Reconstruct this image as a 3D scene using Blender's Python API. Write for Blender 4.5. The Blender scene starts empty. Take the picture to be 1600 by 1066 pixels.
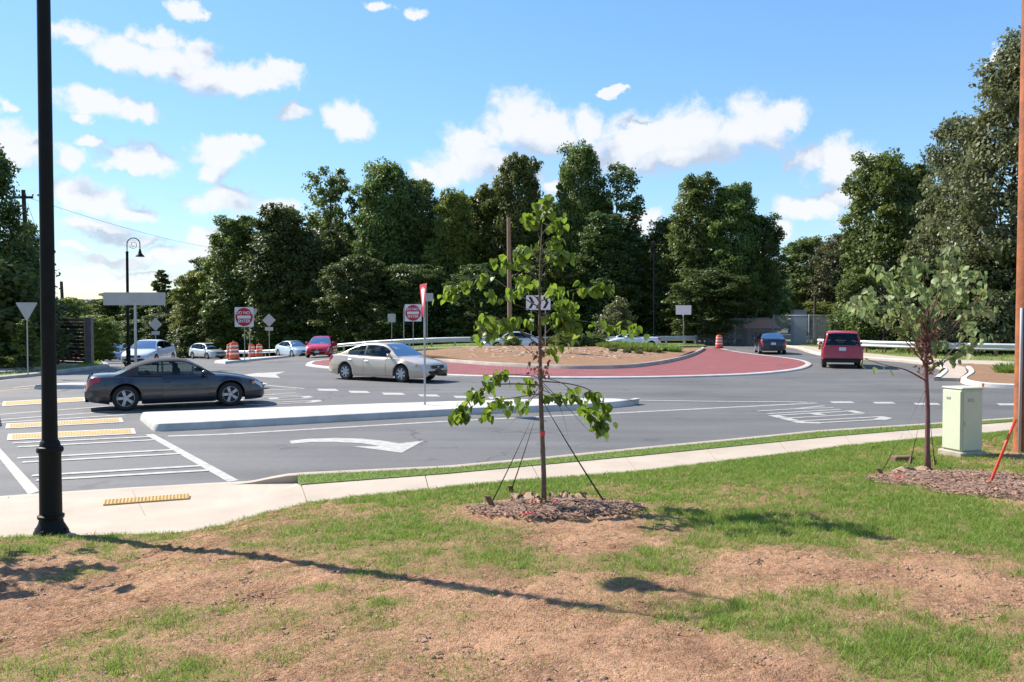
import bpy, math, random
import numpy as np
from mathutils import Vector, Matrix, geometry

random.seed(7)
RNG = np.random.default_rng(7)
SC = bpy.context.scene
COL = SC.collection

# ------------------------------------------------------------------ camera
CAM_H, FPX, HORIZON = 2.3, 1291.0, 500.0        # eye height over the road, focal length and horizon in photo pixels
PITCH = math.atan((533 - HORIZON) / FPX)
cam_d = bpy.data.cameras.new('camera'); cam = bpy.data.objects.new('camera', cam_d); COL.objects.link(cam)
cam.location = (0, 0, CAM_H); cam.rotation_euler = (math.pi / 2 - PITCH, 0, 0)
cam_d.lens = FPX / 1600 * 36; cam_d.sensor_width = 36; cam_d.clip_start = 0.05; cam_d.clip_end = 6000
SC.camera = cam

# ------------------------------------------------------------------ light
SUN_AZ, SUN_EL = math.radians(-59.5), math.radians(43.5)     # azimuth from +Y, clockwise positive
sd = bpy.data.lights.new('sun', 'SUN'); sun = bpy.data.objects.new('sun', sd); COL.objects.link(sun)
sd.energy = 4.6; sd.angle = math.radians(0.53); sd.color = (1.0, 0.95, 0.87)
tos = Vector((math.sin(SUN_AZ) * math.cos(SUN_EL), math.cos(SUN_AZ) * math.cos(SUN_EL), math.sin(SUN_EL)))
sun.rotation_euler = (-tos).to_track_quat('-Z', 'Y').to_euler(); sun.location = tos * 100
VS = SC.view_settings
VS.view_transform = 'Standard'; VS.look = 'None'; VS.exposure = 0.95; VS.gamma = 1.0; VS.use_curve_mapping = False
SC.cycles.max_bounces = 6; SC.cycles.diffuse_bounces = 2; SC.cycles.glossy_bounces = 2
SC.cycles.transmission_bounces = 3; SC.cycles.transparent_max_bounces = 12
SC.cycles.caustics_reflective = False; SC.cycles.caustics_refractive = False


def ray(px, py):
    """unit direction through a photo pixel (used to survey where things stand)"""
    a, b = (px - 800) / FPX, (533 - py) / FPX
    c, s = math.cos(PITCH), math.sin(PITCH)
    return Vector((a, c + b * s, b * c - s)).normalized()

# ------------------------------------------------------------------ world: sky and fair-weather cumulus
W = bpy.data.worlds.new('World'); SC.world = W; W.use_nodes = True
W.cycles.sampling_method = 'MANUAL'; W.cycles.sample_map_resolution = 512
wt = W.node_tree; wt.nodes.clear()


def N(t, kind, **kw):
    n = t.nodes.new(kind)
    for k, v in kw.items():
        setattr(n, k, v)
    return n


def math_n(t, op, a, b=None, c=None, clamp=False):
    n = N(t, 'ShaderNodeMath', operation=op, use_clamp=clamp)
    for i, v in enumerate((a, b, c)):
        if v is None:
            continue
        if isinstance(v, (int, float)):
            n.inputs[i].default_value = v
        else:
            t.links.new(v, n.inputs[i])
    return n.outputs[0]


def vmath(t, op, a, b=None):
    n = N(t, 'ShaderNodeVectorMath', operation=op)
    for i, v in enumerate((a, b)):
        if v is None:
            continue
        if isinstance(v, (tuple, list, Vector)):
            n.inputs[i].default_value = v
        else:
            t.links.new(v, n.inputs[i])
    return n.outputs['Value'] if op in ('DOT_PRODUCT', 'LENGTH') else n.outputs[0]


# each cloud lobe: photo pixel centre, half width, half height (turned into azimuth / elevation)
CLOUDS = [(120, 52, 38, 18), (195, 78, 75, 28), (255, 92, 85, 34), (330, 112, 80, 32), (405, 118, 62, 30), (245, 52, 42, 20), (312, 75, 36, 26), (440, 112, 30, 20),
          (150, 158, 62, 26), (208, 166, 42, 18), (128, 182, 22, 12),
          (548, 186, 40, 32), (458, 183, 34, 12), (218, 246, 56, 28), (190, 262, 35, 14), (340, 236, 50, 34), (375, 222, 28, 18), (330, 268, 34, 18),
          (140, 314, 72, 30), (205, 326, 50, 16), (350, 316, 58, 26), (430, 322, 46, 20), (22, 232, 46, 46), (102, 250, 32, 24), (140, 221, 28, 9),
          (10, 168, 18, 12), (800, 195, 60, 52), (735, 225, 44, 40), (850, 205, 66, 44), (760, 262, 100, 34), (925, 190, 34, 30), (670, 268, 40, 16),
          (990, 222, 78, 44), (1080, 208, 96, 54), (1165, 200, 76, 46), (1228, 178, 44, 26), (1060, 246, 120, 28),
          (1255, 240, 44, 20), (1325, 252, 70, 34), (1270, 318, 66, 22), (1330, 300, 50, 22), (1215, 362, 22, 24), (1320, 345, 36, 12),
          (290, 12, 32, 14), (315, 18, 16, 7), (592, 8, 26, 12), (638, 14, 20, 12), (1012, 346, 36, 24), (858, 292, 24, 14),
          (958, 141, 16, 6), (972, 145, 18, 5), (1545, 100, 20, 16),
          (150, 356, 70, 13), (200, 372, 60, 12), (290, 396, 90, 18), (190, 410, 60, 12), (330, 372, 40, 20), (140, 428, 60, 10), (230, 430, 80, 8), (120, 392, 30, 8)]


def azel(px, py):
    d = ray(px, py)
    return math.atan2(d.x, d.y), math.asin(d.z)


grp = bpy.data.node_groups.new('cumulus_field', 'ShaderNodeTree')
grp.interface.new_socket('Coord', in_out='INPUT', socket_type='NodeSocketVector')
grp.interface.new_socket('Field', in_out='OUTPUT', socket_type='NodeSocketFloat')
gi, go = N(grp, 'NodeGroupInput'), N(grp, 'NodeGroupOutput')
co = gi.outputs[0]
acc = None
for (px, py, hw, hh) in CLOUDS:
    a, e = azel(px, py)
    a1, e1 = azel(px + hw, py); a2, e2 = azel(px, py - hh)
    v = vmath(grp, 'MULTIPLY', vmath(grp, 'SUBTRACT', co, (a, e, 0)), (1 / (a1 - a), 1 / (e2 - e), 0))
    f = math_n(grp, 'SUBTRACT', 1.0, vmath(grp, 'LENGTH', v))
    acc = f if acc is None else math_n(grp, 'SMOOTH_MAX', acc, f, 0.25)
# the same kind of fair-weather cumulus all round the rest of the sky
sepg = N(grp, 'ShaderNodeSeparateXYZ'); grp.links.new(co, sepg.inputs[0])
far = N(grp, 'ShaderNodeTexNoise'); far.inputs['Scale'].default_value = 5.0; far.inputs['Detail'].default_value = 3
mp = vmath(grp, 'MULTIPLY', co, (0.8, 1.6, 0)); grp.links.new(mp, far.inputs['Vector'])
gen = math_n(grp, 'MULTIPLY', math_n(grp, 'SUBTRACT', far.outputs[0], 0.60), 6.0)
out_az = math_n(grp, 'SUBTRACT', math_n(grp, 'ABSOLUTE', sepg.outputs[0]), 0.60)
out_el = math_n(grp, 'SUBTRACT', sepg.outputs[1], 0.42)
outm = math_n(grp, 'MULTIPLY', math_n(grp, 'MAXIMUM', out_az, out_el), 8.0, clamp=True)
gen = math_n(grp, 'SUBTRACT', math_n(grp, 'MULTIPLY', math_n(grp, 'ADD', gen, 1.0), outm), 1.0)
acc = math_n(grp, 'MAXIMUM', acc, gen)
grp.links.new(acc, go.inputs[0])

tc = N(wt, 'ShaderNodeTexCoord')
sp = N(wt, 'ShaderNodeSeparateXYZ'); wt.links.new(tc.outputs['Generated'], sp.inputs[0])
az = math_n(wt, 'ARCTAN2', sp.outputs[0], sp.outputs[1]); el = math_n(wt, 'ARCSINE', sp.outputs[2])
cmb = N(wt, 'ShaderNodeCombineXYZ'); wt.links.new(az, cmb.inputs[0]); wt.links.new(el, cmb.inputs[1])


def fbm(scale, detail, rough, dist=0.0, vec=None):
    n = N(wt, 'ShaderNodeTexNoise'); n.inputs['Scale'].default_value = scale; n.inputs['Detail'].default_value = detail
    n.inputs['Roughness'].default_value = rough; n.inputs['Distortion'].default_value = dist
    wt.links.new(vec if vec is not None else cmb.outputs[0], n.inputs['Vector'])
    return n


wn = fbm(13, 3, 0.55)
warp = vmath(wt, 'MULTIPLY', vmath(wt, 'SUBTRACT', wn.outputs['Color'], (0.5, 0.5, 0.5)), (0.075, 0.05, 0))
wn2 = fbm(48, 4, 0.6)
warp2 = vmath(wt, 'MULTIPLY', vmath(wt, 'SUBTRACT', wn2.outputs['Color'], (0.5, 0.5, 0.5)), (0.028, 0.022, 0))
pw = vmath(wt, 'ADD', vmath(wt, 'ADD', cmb.outputs[0], warp), warp2)


def field(vec):
    g = N(wt, 'ShaderNodeGroup'); g.node_tree = grp; wt.links.new(vec, g.inputs[0])
    return g.outputs[0]


f0 = field(pw)
f1 = field(vmath(wt, 'ADD', pw, (-0.022, 0.036, 0)))          # the field a little nearer the sun
det = fbm(26, 7, 0.68, 0.35)
d0 = math_n(wt, 'ADD', f0, math_n(wt, 'MULTIPLY', math_n(wt, 'SUBTRACT', det.outputs[0], 0.5), 1.5))
mr = N(wt, 'ShaderNodeMapRange', interpolation_type='SMOOTHSTEP')
wt.links.new(d0, mr.inputs[0]); mr.inputs[1].default_value = -0.18; mr.inputs[2].default_value = 0.46
shade = math_n(wt, 'ADD', 0.44, math_n(wt, 'MULTIPLY', math_n(wt, 'SUBTRACT', f0, f1), 0.95))
shade = math_n(wt, 'ADD', shade, math_n(wt, 'MULTIPLY', math_n(wt, 'SUBTRACT', det.outputs[0], 0.5), 1.0))
cr = N(wt, 'ShaderNodeValToRGB'); wt.links.new(shade, cr.inputs[0])
cr.color_ramp.elements[0].position = 0.10; cr.color_ramp.elements[0].color = (2.9, 3.35, 4.05, 1)
cr.color_ramp.elements[1].position = 0.85; cr.color_ramp.elements[1].color = (5.05, 5.1, 5.2, 1)
m_ = cr.color_ramp.elements.new(0.48); m_.color = (4.25, 4.5, 4.9, 1)
sky = N(wt, 'ShaderNodeTexSky', sky_type='NISHITA', sun_disc=False, sun_elevation=SUN_EL, sun_rotation=SUN_AZ,
        altitude=300, air_density=1.0, dust_density=0.15, ozone_density=2.6)
hs = N(wt, 'ShaderNodeHueSaturation'); hs.inputs['Saturation'].default_value = 1.16; hs.inputs['Value'].default_value = 1.04
lum = vmath(wt, 'DOT_PRODUCT', sky.outputs[0], (0.25, 0.6, 0.15))
comp = math_n(wt, 'DIVIDE', 1.72, math_n(wt, 'ADD', 1.0, math_n(wt, 'MULTIPLY', lum, 0.19)))      # film-like shoulder for the whole sky
scl = N(wt, 'ShaderNodeVectorMath', operation='SCALE'); wt.links.new(sky.outputs[0], scl.inputs[0]); wt.links.new(comp, scl.inputs['Scale'])
wt.links.new(scl.outputs[0], hs.inputs['Color'])
mx = N(wt, 'ShaderNodeMix', data_type='RGBA')
wt.links.new(math_n(wt, 'MULTIPLY', mr.outputs[0], 0.93), mx.inputs[0]); wt.links.new(hs.outputs[0], mx.inputs[6]); wt.links.new(cr.outputs[0], mx.inputs[7])
bg = N(wt, 'ShaderNodeBackground'); wt.links.new(mx.outputs[2], bg.inputs[0]); bg.inputs[1].default_value = 0.10
wo = N(wt, 'ShaderNodeOutputWorld'); wt.links.new(bg.outputs[0], wo.inputs[0])

# ------------------------------------------------------------------ terrain and survey helpers
def sstep(a, b, x):
    t = np.clip((x - a) / (b - a), 0, 1)
    return t * t * (3 - 2 * t)


def T(x, y):
    """height of the road surface: level in front, falling away to the far left"""
    x = np.asarray(x, float); y = np.asarray(y, float)
    return -0.037 * np.clip(y - 38, 0, 72) * sstep(-2, -28, x)


def P(px, py, dz=0.0):
    """point where the sight line through a photo pixel meets the ground (+dz)"""
    d = ray(px, py); z = dz; p = None
    for _ in range(40):
        t = (z - CAM_H) / d.z
        p = Vector((d.x * t, d.y * t, z))
        z = 0.5 * z + 0.5 * (float(T(p.x, p.y)) + dz)
    return p


def at(px, py, depth):
    d = ray(px, py)
    return Vector((0, 0, CAM_H)) + d * (depth / d.y)


def gx(px, depth):
    return (px - 800) / FPX * depth


_perm = RNG.permutation(4096)


def vnoise(x, y, seed=0):
    x = np.asarray(x, float) + seed * 17.3; y = np.asarray(y, float) - seed * 9.7
    xi = np.floor(x).astype(int); yi = np.floor(y).astype(int)
    fx = x - xi; fy = y - yi
    fx = fx * fx * (3 - 2 * fx); fy = fy * fy * (3 - 2 * fy)
    def h(a, b):
        return _perm[(_perm[a & 4095] + b) & 4095] / 4095.0
    return (h(xi, yi) * (1 - fx) + h(xi + 1, yi) * fx) * (1 - fy) + (h(xi, yi + 1) * (1 - fx) + h(xi + 1, yi + 1) * fx) * fy


def fbm2(x, y, o=4, seed=0):
    s = 0; a = 0.5; t = 0
    for i in range(o):
        s = s + a * vnoise(x * 2 ** i, y * 2 ** i, seed + i); t += a; a *= 0.5
    return s / t

# ------------------------------------------------------------------ materials
MATS = {}


def pm(name, c1, c2=None, scale=8.0, rough=0.7, bump=0.0, bscale=None, metal=0.0, coat=0.0, spec=0.5, rough2=None, detail=5, coords='Object', attr=None):
    """procedural material: noise between two colours, optional bump"""
    if name in MATS:
        return MATS[name]
    m = bpy.data.materials.new(name); m.use_nodes = True; t = m.node_tree; b = t.nodes['Principled BSDF']
    b.inputs['Roughness'].default_value = rough; b.inputs['Metallic'].default_value = metal
    b.inputs['Coat Weight'].default_value = coat; b.inputs['Specular IOR Level'].default_value = spec
    b.inputs['Coat Roughness'].default_value = 0.05
    c2 = c2 or tuple(v * 0.86 for v in c1)
    tcn = N(t, 'ShaderNodeTexCoord')
    nz = N(t, 'ShaderNodeTexNoise'); nz.inputs['Scale'].default_value = scale; nz.inputs['Detail'].default_value = detail
    nz.inputs['Roughness'].default_value = 0.6
    t.links.new(tcn.outputs[coords], nz.inputs['Vector'])
    mr_ = N(t, 'ShaderNodeMapRange'); t.links.new(nz.outputs[0], mr_.inputs[0]); mr_.inputs[1].default_value = 0.3; mr_.inputs[2].default_value = 0.7
    mxn = N(t, 'ShaderNodeMix', data_type='RGBA'); t.links.new(mr_.outputs[0], mxn.inputs[0])
    mxn.inputs[6].default_value = (*c1, 1); mxn.inputs[7].default_value = (*c2, 1)
    t.links.new(mxn.outputs[2], b.inputs['Base Color'])
    if rough2 is not None:
        r_ = N(t, 'ShaderNodeMapRange'); t.links.new(nz.outputs[0], r_.inputs[0]); r_.inputs[1].default_value = 0.3; r_.inputs[2].default_value = 0.7
        r_.inputs[3].default_value = rough; r_.inputs[4].default_value = rough2; t.links.new(r_.outputs[0], b.inputs['Roughness'])
    if bump:
        bn = N(t, 'ShaderNodeTexNoise'); bn.inputs['Scale'].default_value = bscale or scale * 6; bn.inputs['Detail'].default_value = 4
        t.links.new(tcn.outputs[coords], bn.inputs['Vector'])
        bp = N(t, 'ShaderNodeBump'); bp.inputs['Strength'].default_value = bump; bp.inputs['Distance'].default_value = 0.02
        t.links.new(bn.outputs[0], bp.inputs['Height']); t.links.new(bp.outputs[0], b.inputs['Normal'])
    MATS[name] = m
    return m


def leaf_mat(name, c1, c2, trans=0.35, rough=0.45, tcol=None):
    """leaves: each leaf has its own tint between two greens, some light passes through"""
    m = bpy.data.materials.new(name); m.use_nodes = True; t = m.node_tree; b = t.nodes['Principled BSDF']
    b.inputs['Roughness'].default_value = rough; b.inputs['Specular IOR Level'].default_value = 0.35
    at_ = N(t, 'ShaderNodeAttribute', attribute_name='tint')
    oi = N(t, 'ShaderNodeObjectInfo')
    mix = N(t, 'ShaderNodeMix', data_type='RGBA'); mix.inputs[6].default_value = (*c1, 1); mix.inputs[7].default_value = (*c2, 1)
    t.links.new(at_.outputs['Fac'], mix.inputs[0])
    hsv = N(t, 'ShaderNodeHueSaturation'); t.links.new(mix.outputs[2], hsv.inputs['Color'])
    t.links.new(math_n(t, 'ADD', math_n(t, 'MULTIPLY', oi.outputs['Random'], 0.04), 0.48), hsv.inputs['Hue'])
    t.links.new(math_n(t, 'ADD', math_n(t, 'MULTIPLY', oi.outputs['Random'], 0.35), 0.82), hsv.inputs['Value'])
    t.links.new(hsv.outputs[0], b.inputs['Base Color'])
    tr = N(t, 'ShaderNodeBsdfTranslucent')
    if tcol:
        tm = N(t, 'ShaderNodeMix', data_type='RGBA', blend_type='MIX'); tm.inputs[0].default_value = 0.5
        t.links.new(hsv.outputs[0], tm.inputs[6]); tm.inputs[7].default_value = (*tcol, 1); t.links.new(tm.outputs[2], tr.inputs[0])
    else:
        t.links.new(hsv.outputs[0], tr.inputs[0])
    ms = N(t, 'ShaderNodeMixShader'); ms.inputs[0].default_value = trans
    t.links.new(b.outputs[0], ms.inputs[1]); t.links.new(tr.outputs[0], ms.inputs[2])
    t.links.new(ms.outputs[0], t.nodes['Material Output'].inputs[0])
    MATS[name] = m
    return m

# ------------------------------------------------------------------ mesh helpers
def link(o, parent=None):
    COL.objects.link(o)
    if parent is not None:
        o.parent = parent
    return o


def tag(o, label=None, cat=None, group=None, kind=None):
    if label: o['label'] = label
    if cat: o['category'] = cat
    if group: o['group'] = group
    if kind: o['kind'] = kind
    return o


def empty(name, loc, rz=0.0, label=None, cat=None, group=None):
    o = bpy.data.objects.new(name, None); link(o); o.location = loc; o.rotation_euler = (0, 0, rz); o.empty_display_size = 0.2
    return tag(o, label, cat, group)


def mesh_obj(name, mesh, m=None, parent=None):
    o = bpy.data.objects.new(name, mesh); link(o, parent)
    if m is not None and not mesh.materials:
        mesh.materials.append(MATS[m] if isinstance(m, str) else m)
    return o


def np_mesh(name, verts, faces_n, nv=4, tint=None, smooth=False):
    """fast mesh from numpy arrays, all faces with nv corners"""
    me = bpy.data.meshes.new(name)
    verts = np.asarray(verts, np.float32).reshape(-1, 3); faces_n = np.asarray(faces_n, np.int32).reshape(-1, nv)
    me.vertices.add(len(verts)); me.vertices.foreach_set('co', verts.ravel())
    me.loops.add(faces_n.size); me.loops.foreach_set('vertex_index', faces_n.ravel())
    me.polygons.add(len(faces_n))
    me.polygons.foreach_set('loop_start', np.arange(0, faces_n.size, nv, dtype=np.int32))
    if smooth:
        me.polygons.foreach_set('use_smooth', np.ones(len(faces_n), bool))
    me.update(calc_edges=True)
    if tint is not None:
        a = me.attributes.new('tint', 'FLOAT', 'FACE'); a.data.foreach_set('value', np.asarray(tint, np.float32))
    return me


class MB:
    """collects shapes that make up one part"""
    def __init__(s):
        s.v, s.f = [], []

    def add(s, vs, fs):
        o = len(s.v); s.v += [tuple(p) for p in vs]; s.f += [tuple(i + o for i in f) for f in fs]
        return s

    def box(s, c, size, rz=0.0, bev=0.0, mat=None):
        hx, hy, hz = (k / 2 for k in size)
        if bev:
            b = bev; vs = []
            for sz in (-1, 1):
                for (a, e) in (((hx - b), hy), (hx, hy - b)):
                    pass
            pts = [(hx - b, hy), (-hx + b, hy), (-hx, hy - b), (-hx, -hy + b), (-hx + b, -hy), (hx - b, -hy), (hx, -hy + b), (hx, hy - b)]
            rows = []
            for z, k in ((-hz, b), (-hz + b, 0), (hz - b, 0), (hz, b)):
                rows.append([(x * (1 - k / hx), y * (1 - k / hy), z) for x, y in pts])
            vs = [p for r in rows for p in r]
            fs = [tuple(range(7, -1, -1))] + [tuple(24 + i for i in range(8))]
            for r in range(3):
                for i in range(8):
                    j = (i + 1) % 8
                    fs.append((r * 8 + i, r * 8 + j, (r + 1) * 8 + j, (r + 1) * 8 + i))
        else:
            vs = [(x, y, z) for z in (-hz, hz) for x, y in ((-hx, -hy), (hx, -hy), (hx, hy), (-hx, hy))]
            fs = [(3, 2, 1, 0), (4, 5, 6, 7), (0, 1, 5, 4), (1, 2, 6, 5), (2, 3, 7, 6), (3, 0, 4, 7)]
        ca, sa = math.cos(rz), math.sin(rz)
        vs = [(c[0] + x * ca - y * sa, c[1] + x * sa + y * ca, c[2] + z) for x, y, z in vs]
        return s.add(vs, fs)

    def lathe(s, prof, n=16, org=(0, 0, 0), axis='z', cap=True):
        vs, fs = [], []
        for r, z in prof:
            for i in range(n):
                a = 2 * math.pi * i / n; x, y = r * math.cos(a), r * math.sin(a)
                p = (x, y, z) if axis == 'z' else ((x, z, y) if axis == 'y' else (z, x, y))
                vs.append((p[0] + org[0], p[1] + org[1], p[2] + org[2]))
        for k in range(len(prof) - 1):
            for i in range(n):
                j = (i + 1) % n
                f = (k * n + i, k * n + j, (k + 1) * n + j, (k + 1) * n + i)
                fs.append(f if axis != 'y' else f[::-1])
        if cap:
            fs.append(tuple(range(n))[::-1]); fs.append(tuple((len(prof) - 1) * n + i for i in range(n)))
        return s.add(vs, fs)

    def tube(s, path, rad, n=8, cap=True):
        path = [Vector(p) for p in path]; vs, fs = [], []
        if isinstance(rad, (int, float)):
            rad = [rad] * len(path)
        up = None
        for i, p in enumerate(path):
            d = (path[min(i + 1, len(path) - 1)] - path[max(i - 1, 0)]).normalized()
            if up is None:
                up = Vector((0, 0, 1)) if abs(d.z) < 0.9 else Vector((1, 0, 0))
            a = d.cross(up).normalized(); b = a.cross(d).normalized(); up = b
            for k in range(n):
                t = 2 * math.pi * k / n
                vs.append(p + (a * math.cos(t) + b * math.sin(t)) * rad[i])
        for i in range(len(path) - 1):
            for k in range(n):
                j = (k + 1) % n
                fs.append((i * n + k, i * n + j, (i + 1) * n + j, (i + 1) * n + k))
        if cap:
            fs.append(tuple(range(n))[::-1]); fs.append(tuple((len(path) - 1) * n + k for k in range(n)))
        return s.add(vs, fs)

    def prism(s, poly, h0, h1, frame=None):
        """2-D polygon extruded from h0 to h1; frame maps (u, v, h) to space"""
        n = len(poly); fr = frame or (lambda u, v, h: (u, v, h))
        vs = [fr(u, v, h0) for u, v in poly] + [fr(u, v, h1) for u, v in poly]
        fs = [tuple(range(n))[::-1], tuple(range(n, 2 * n))] + [(i, (i + 1) % n, n + (i + 1) % n, n + i) for i in range(n)]
        return s.add(vs, fs)

    def grid(s, rows):
        nr, nc = len(rows), len(rows[0])
        return s.add([p for r in rows for p in r], [(i * nc + j, i * nc + j + 1, (i + 1) * nc + j + 1, (i + 1) * nc + j) for i in range(nr - 1) for j in range(nc - 1)])

    def ball(s, c, r, nu=10, nv=7):
        if isinstance(r, (int, float)): r = (r, r, r)
        rows = []
        for i in range(nv + 1):
            t = math.pi * i / nv
            rows.append([(c[0] + r[0] * math.sin(t) * math.cos(2 * math.pi * k / nu), c[1] + r[1] * math.sin(t) * math.sin(2 * math.pi * k / nu), c[2] - r[2] * math.cos(t)) for k in range(nu + 1)])
        return s.grid(rows)

    def mesh(s, name, smooth=False, ang=None):
        me = bpy.data.meshes.new(name); me.from_pydata(s.v, [], s.f); me.update()
        if smooth:
            me.polygons.foreach_set('use_smooth', np.ones(len(me.polygons), bool))
            if ang:
                me.set_sharp_from_angle(angle=math.radians(ang))
        return me

    def build(s, name, m, parent=None, smooth=False, ang=None):
        return mesh_obj(name, s.mesh(name, smooth, ang), m, parent)


def copy_tree(o, parent=None):
    c = o.copy(); COL.objects.link(c); c.parent = parent
    for ch in o.children:
        copy_tree(ch, c)
    return c


def resample(pts, n):
    pts = [Vector(p) for p in pts]; d = [0]
    for a, b in zip(pts, pts[1:]): d.append(d[-1] + (b - a).length)
    out = []
    for i in range(n):
        s = d[-1] * i / (n - 1)
        k = min(max(np.searchsorted(d, s) - 1, 0), len(pts) - 2)
        t = (s - d[k]) / max(d[k + 1] - d[k], 1e-9)
        out.append(pts[k].lerp(pts[k + 1], t))
    return out


def smooth_poly(pts, closed=True, sub=4):
    """Catmull-Rom through the points"""
    pts = [Vector(p) for p in pts]; n = len(pts); out = []
    rng = range(n) if closed else range(n - 1)
    for i in rng:
        g = (lambda k: pts[k % n]) if closed else (lambda k: pts[min(max(k, 0), n - 1)])
        p0, p1, p2, p3 = g(i - 1), g(i), g(i + 1), g(i + 2)
        for k in range(sub):
            t = k / sub
            out.append(0.5 * ((2 * p1) + (p2 - p0) * t + (2 * p0 - 5 * p1 + 4 * p2 - p3) * t * t + (3 * p1 - p0 - 3 * p2 + p3) * t ** 3))
    if not closed: out.append(pts[-1])
    return out


def in_poly(x, y, poly):
    x = np.asarray(x); y = np.asarray(y); r = np.zeros(x.shape, bool); n = len(poly)
    for i in range(n):
        x1, y1 = poly[i][0], poly[i][1]; x2, y2 = poly[(i + 1) % n][0], poly[(i + 1) % n][1]
        c = ((y1 > y) != (y2 > y)) & (x < (x2 - x1) * (y - y1) / ((y2 - y1) if y2 != y1 else 1e-9) + x1)
        r ^= c
    return r


def sheet(name, poly, zf, m, step=1.5, skirt=0.25, parent=None, smooth=True):
    """surface patch over a plan polygon that follows zf(x, y), with side skirts"""
    pl = []
    n = len(poly)
    for i in range(n):
        a = Vector((poly[i][0], poly[i][1])); b = Vector((poly[(i + 1) % n][0], poly[(i + 1) % n][1]))
        k = max(1, int((b - a).length / step))
        for j in range(k): pl.append(a.lerp(b, j / k))
    xs = [p.x for p in pl]; ys = [p.y for p in pl]
    gxs = np.arange(min(xs), max(xs), step); gys = np.arange(min(ys), max(ys), step)
    X, Y = np.meshgrid(gxs + step / 2, gys + step / 2); X = X.ravel(); Y = Y.ravel()
    k = in_poly(X, Y, pl)
    pts = pl + [Vector((float(a), float(b))) for a, b in zip(X[k], Y[k])]
    nb = len(pl)
    r = geometry.delaunay_2d_cdt(pts, [(i, (i + 1) % nb) for i in range(nb)], [], 1, 1e-4)
    vv = r[0]; zs = zf(np.array([v.x for v in vv]), np.array([v.y for v in vv]))
    mb = MB(); mb.v = [(v.x, v.y, float(z)) for v, z in zip(vv, np.broadcast_to(zs, len(vv)))]
    for f in r[2]:
        a, b, c = (vv[f[0]], vv[f[1]], vv[f[2]])
        mb.f.append(tuple(f) if (b - a).cross(c - a) > 0 else tuple(f)[::-1])
    if skirt:
        zb = np.broadcast_to(zf(np.array(xs), np.array(ys)), nb)
        area = sum(pl[i].x * pl[(i + 1) % nb].y - pl[(i + 1) % nb].x * pl[i].y for i in range(nb))
        vs = [(p.x, p.y, float(z)) for p, z in zip(pl, zb)] + [(p.x, p.y, float(z) - skirt) for p, z in zip(pl, zb)]
        fs = [(i, nb + i, nb + (i + 1) % nb, (i + 1) % nb) for i in range(nb)]
        if area < 0: fs = [f[::-1] for f in fs]
        mb.add(vs, fs)
    return mb.build(name, m, parent, smooth=smooth, ang=35)


def offset_line(pts, d):
    """plan polyline shifted sideways by d (to the left of its direction)"""
    out = []
    for i, p in enumerate(pts):
        a = pts[max(i - 1, 0)]; b = pts[min(i + 1, len(pts) - 1)]
        t = Vector((b[0] - a[0], b[1] - a[1])).normalized()
        out.append(Vector((p[0] - t.y * d, p[1] + t.x * d, p[2] if len(p) > 2 else 0)))
    return out


def ribbon(mb, pts, width, zf):
    """flat painted stripe along a plan polyline"""
    L_, R_ = offset_line(pts, width / 2), offset_line(pts, -width / 2)
    mb.grid([[(p.x, p.y, float(zf(p.x, p.y))) for p in R_], [(p.x, p.y, float(zf(p.x, p.y))) for p in L_]])
    return mb


def text_mesh(s, size, depth=0.004):
    cu = bpy.data.curves.new('lettering', 'FONT'); cu.body = s; cu.size = size; cu.align_x = 'CENTER'; cu.align_y = 'CENTER'; cu.extrude = depth / 2; cu.offset = size * 0.018
    ob = bpy.data.objects.new('lettering_tmp', cu); COL.objects.link(ob)
    bpy.context.view_layer.update()
    dg = bpy.context.evaluated_depsgraph_get()
    me = bpy.data.meshes.new_from_object(ob.evaluated_get(dg)); bpy.data.objects.remove(ob); bpy.data.curves.remove(cu)
    return me
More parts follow.
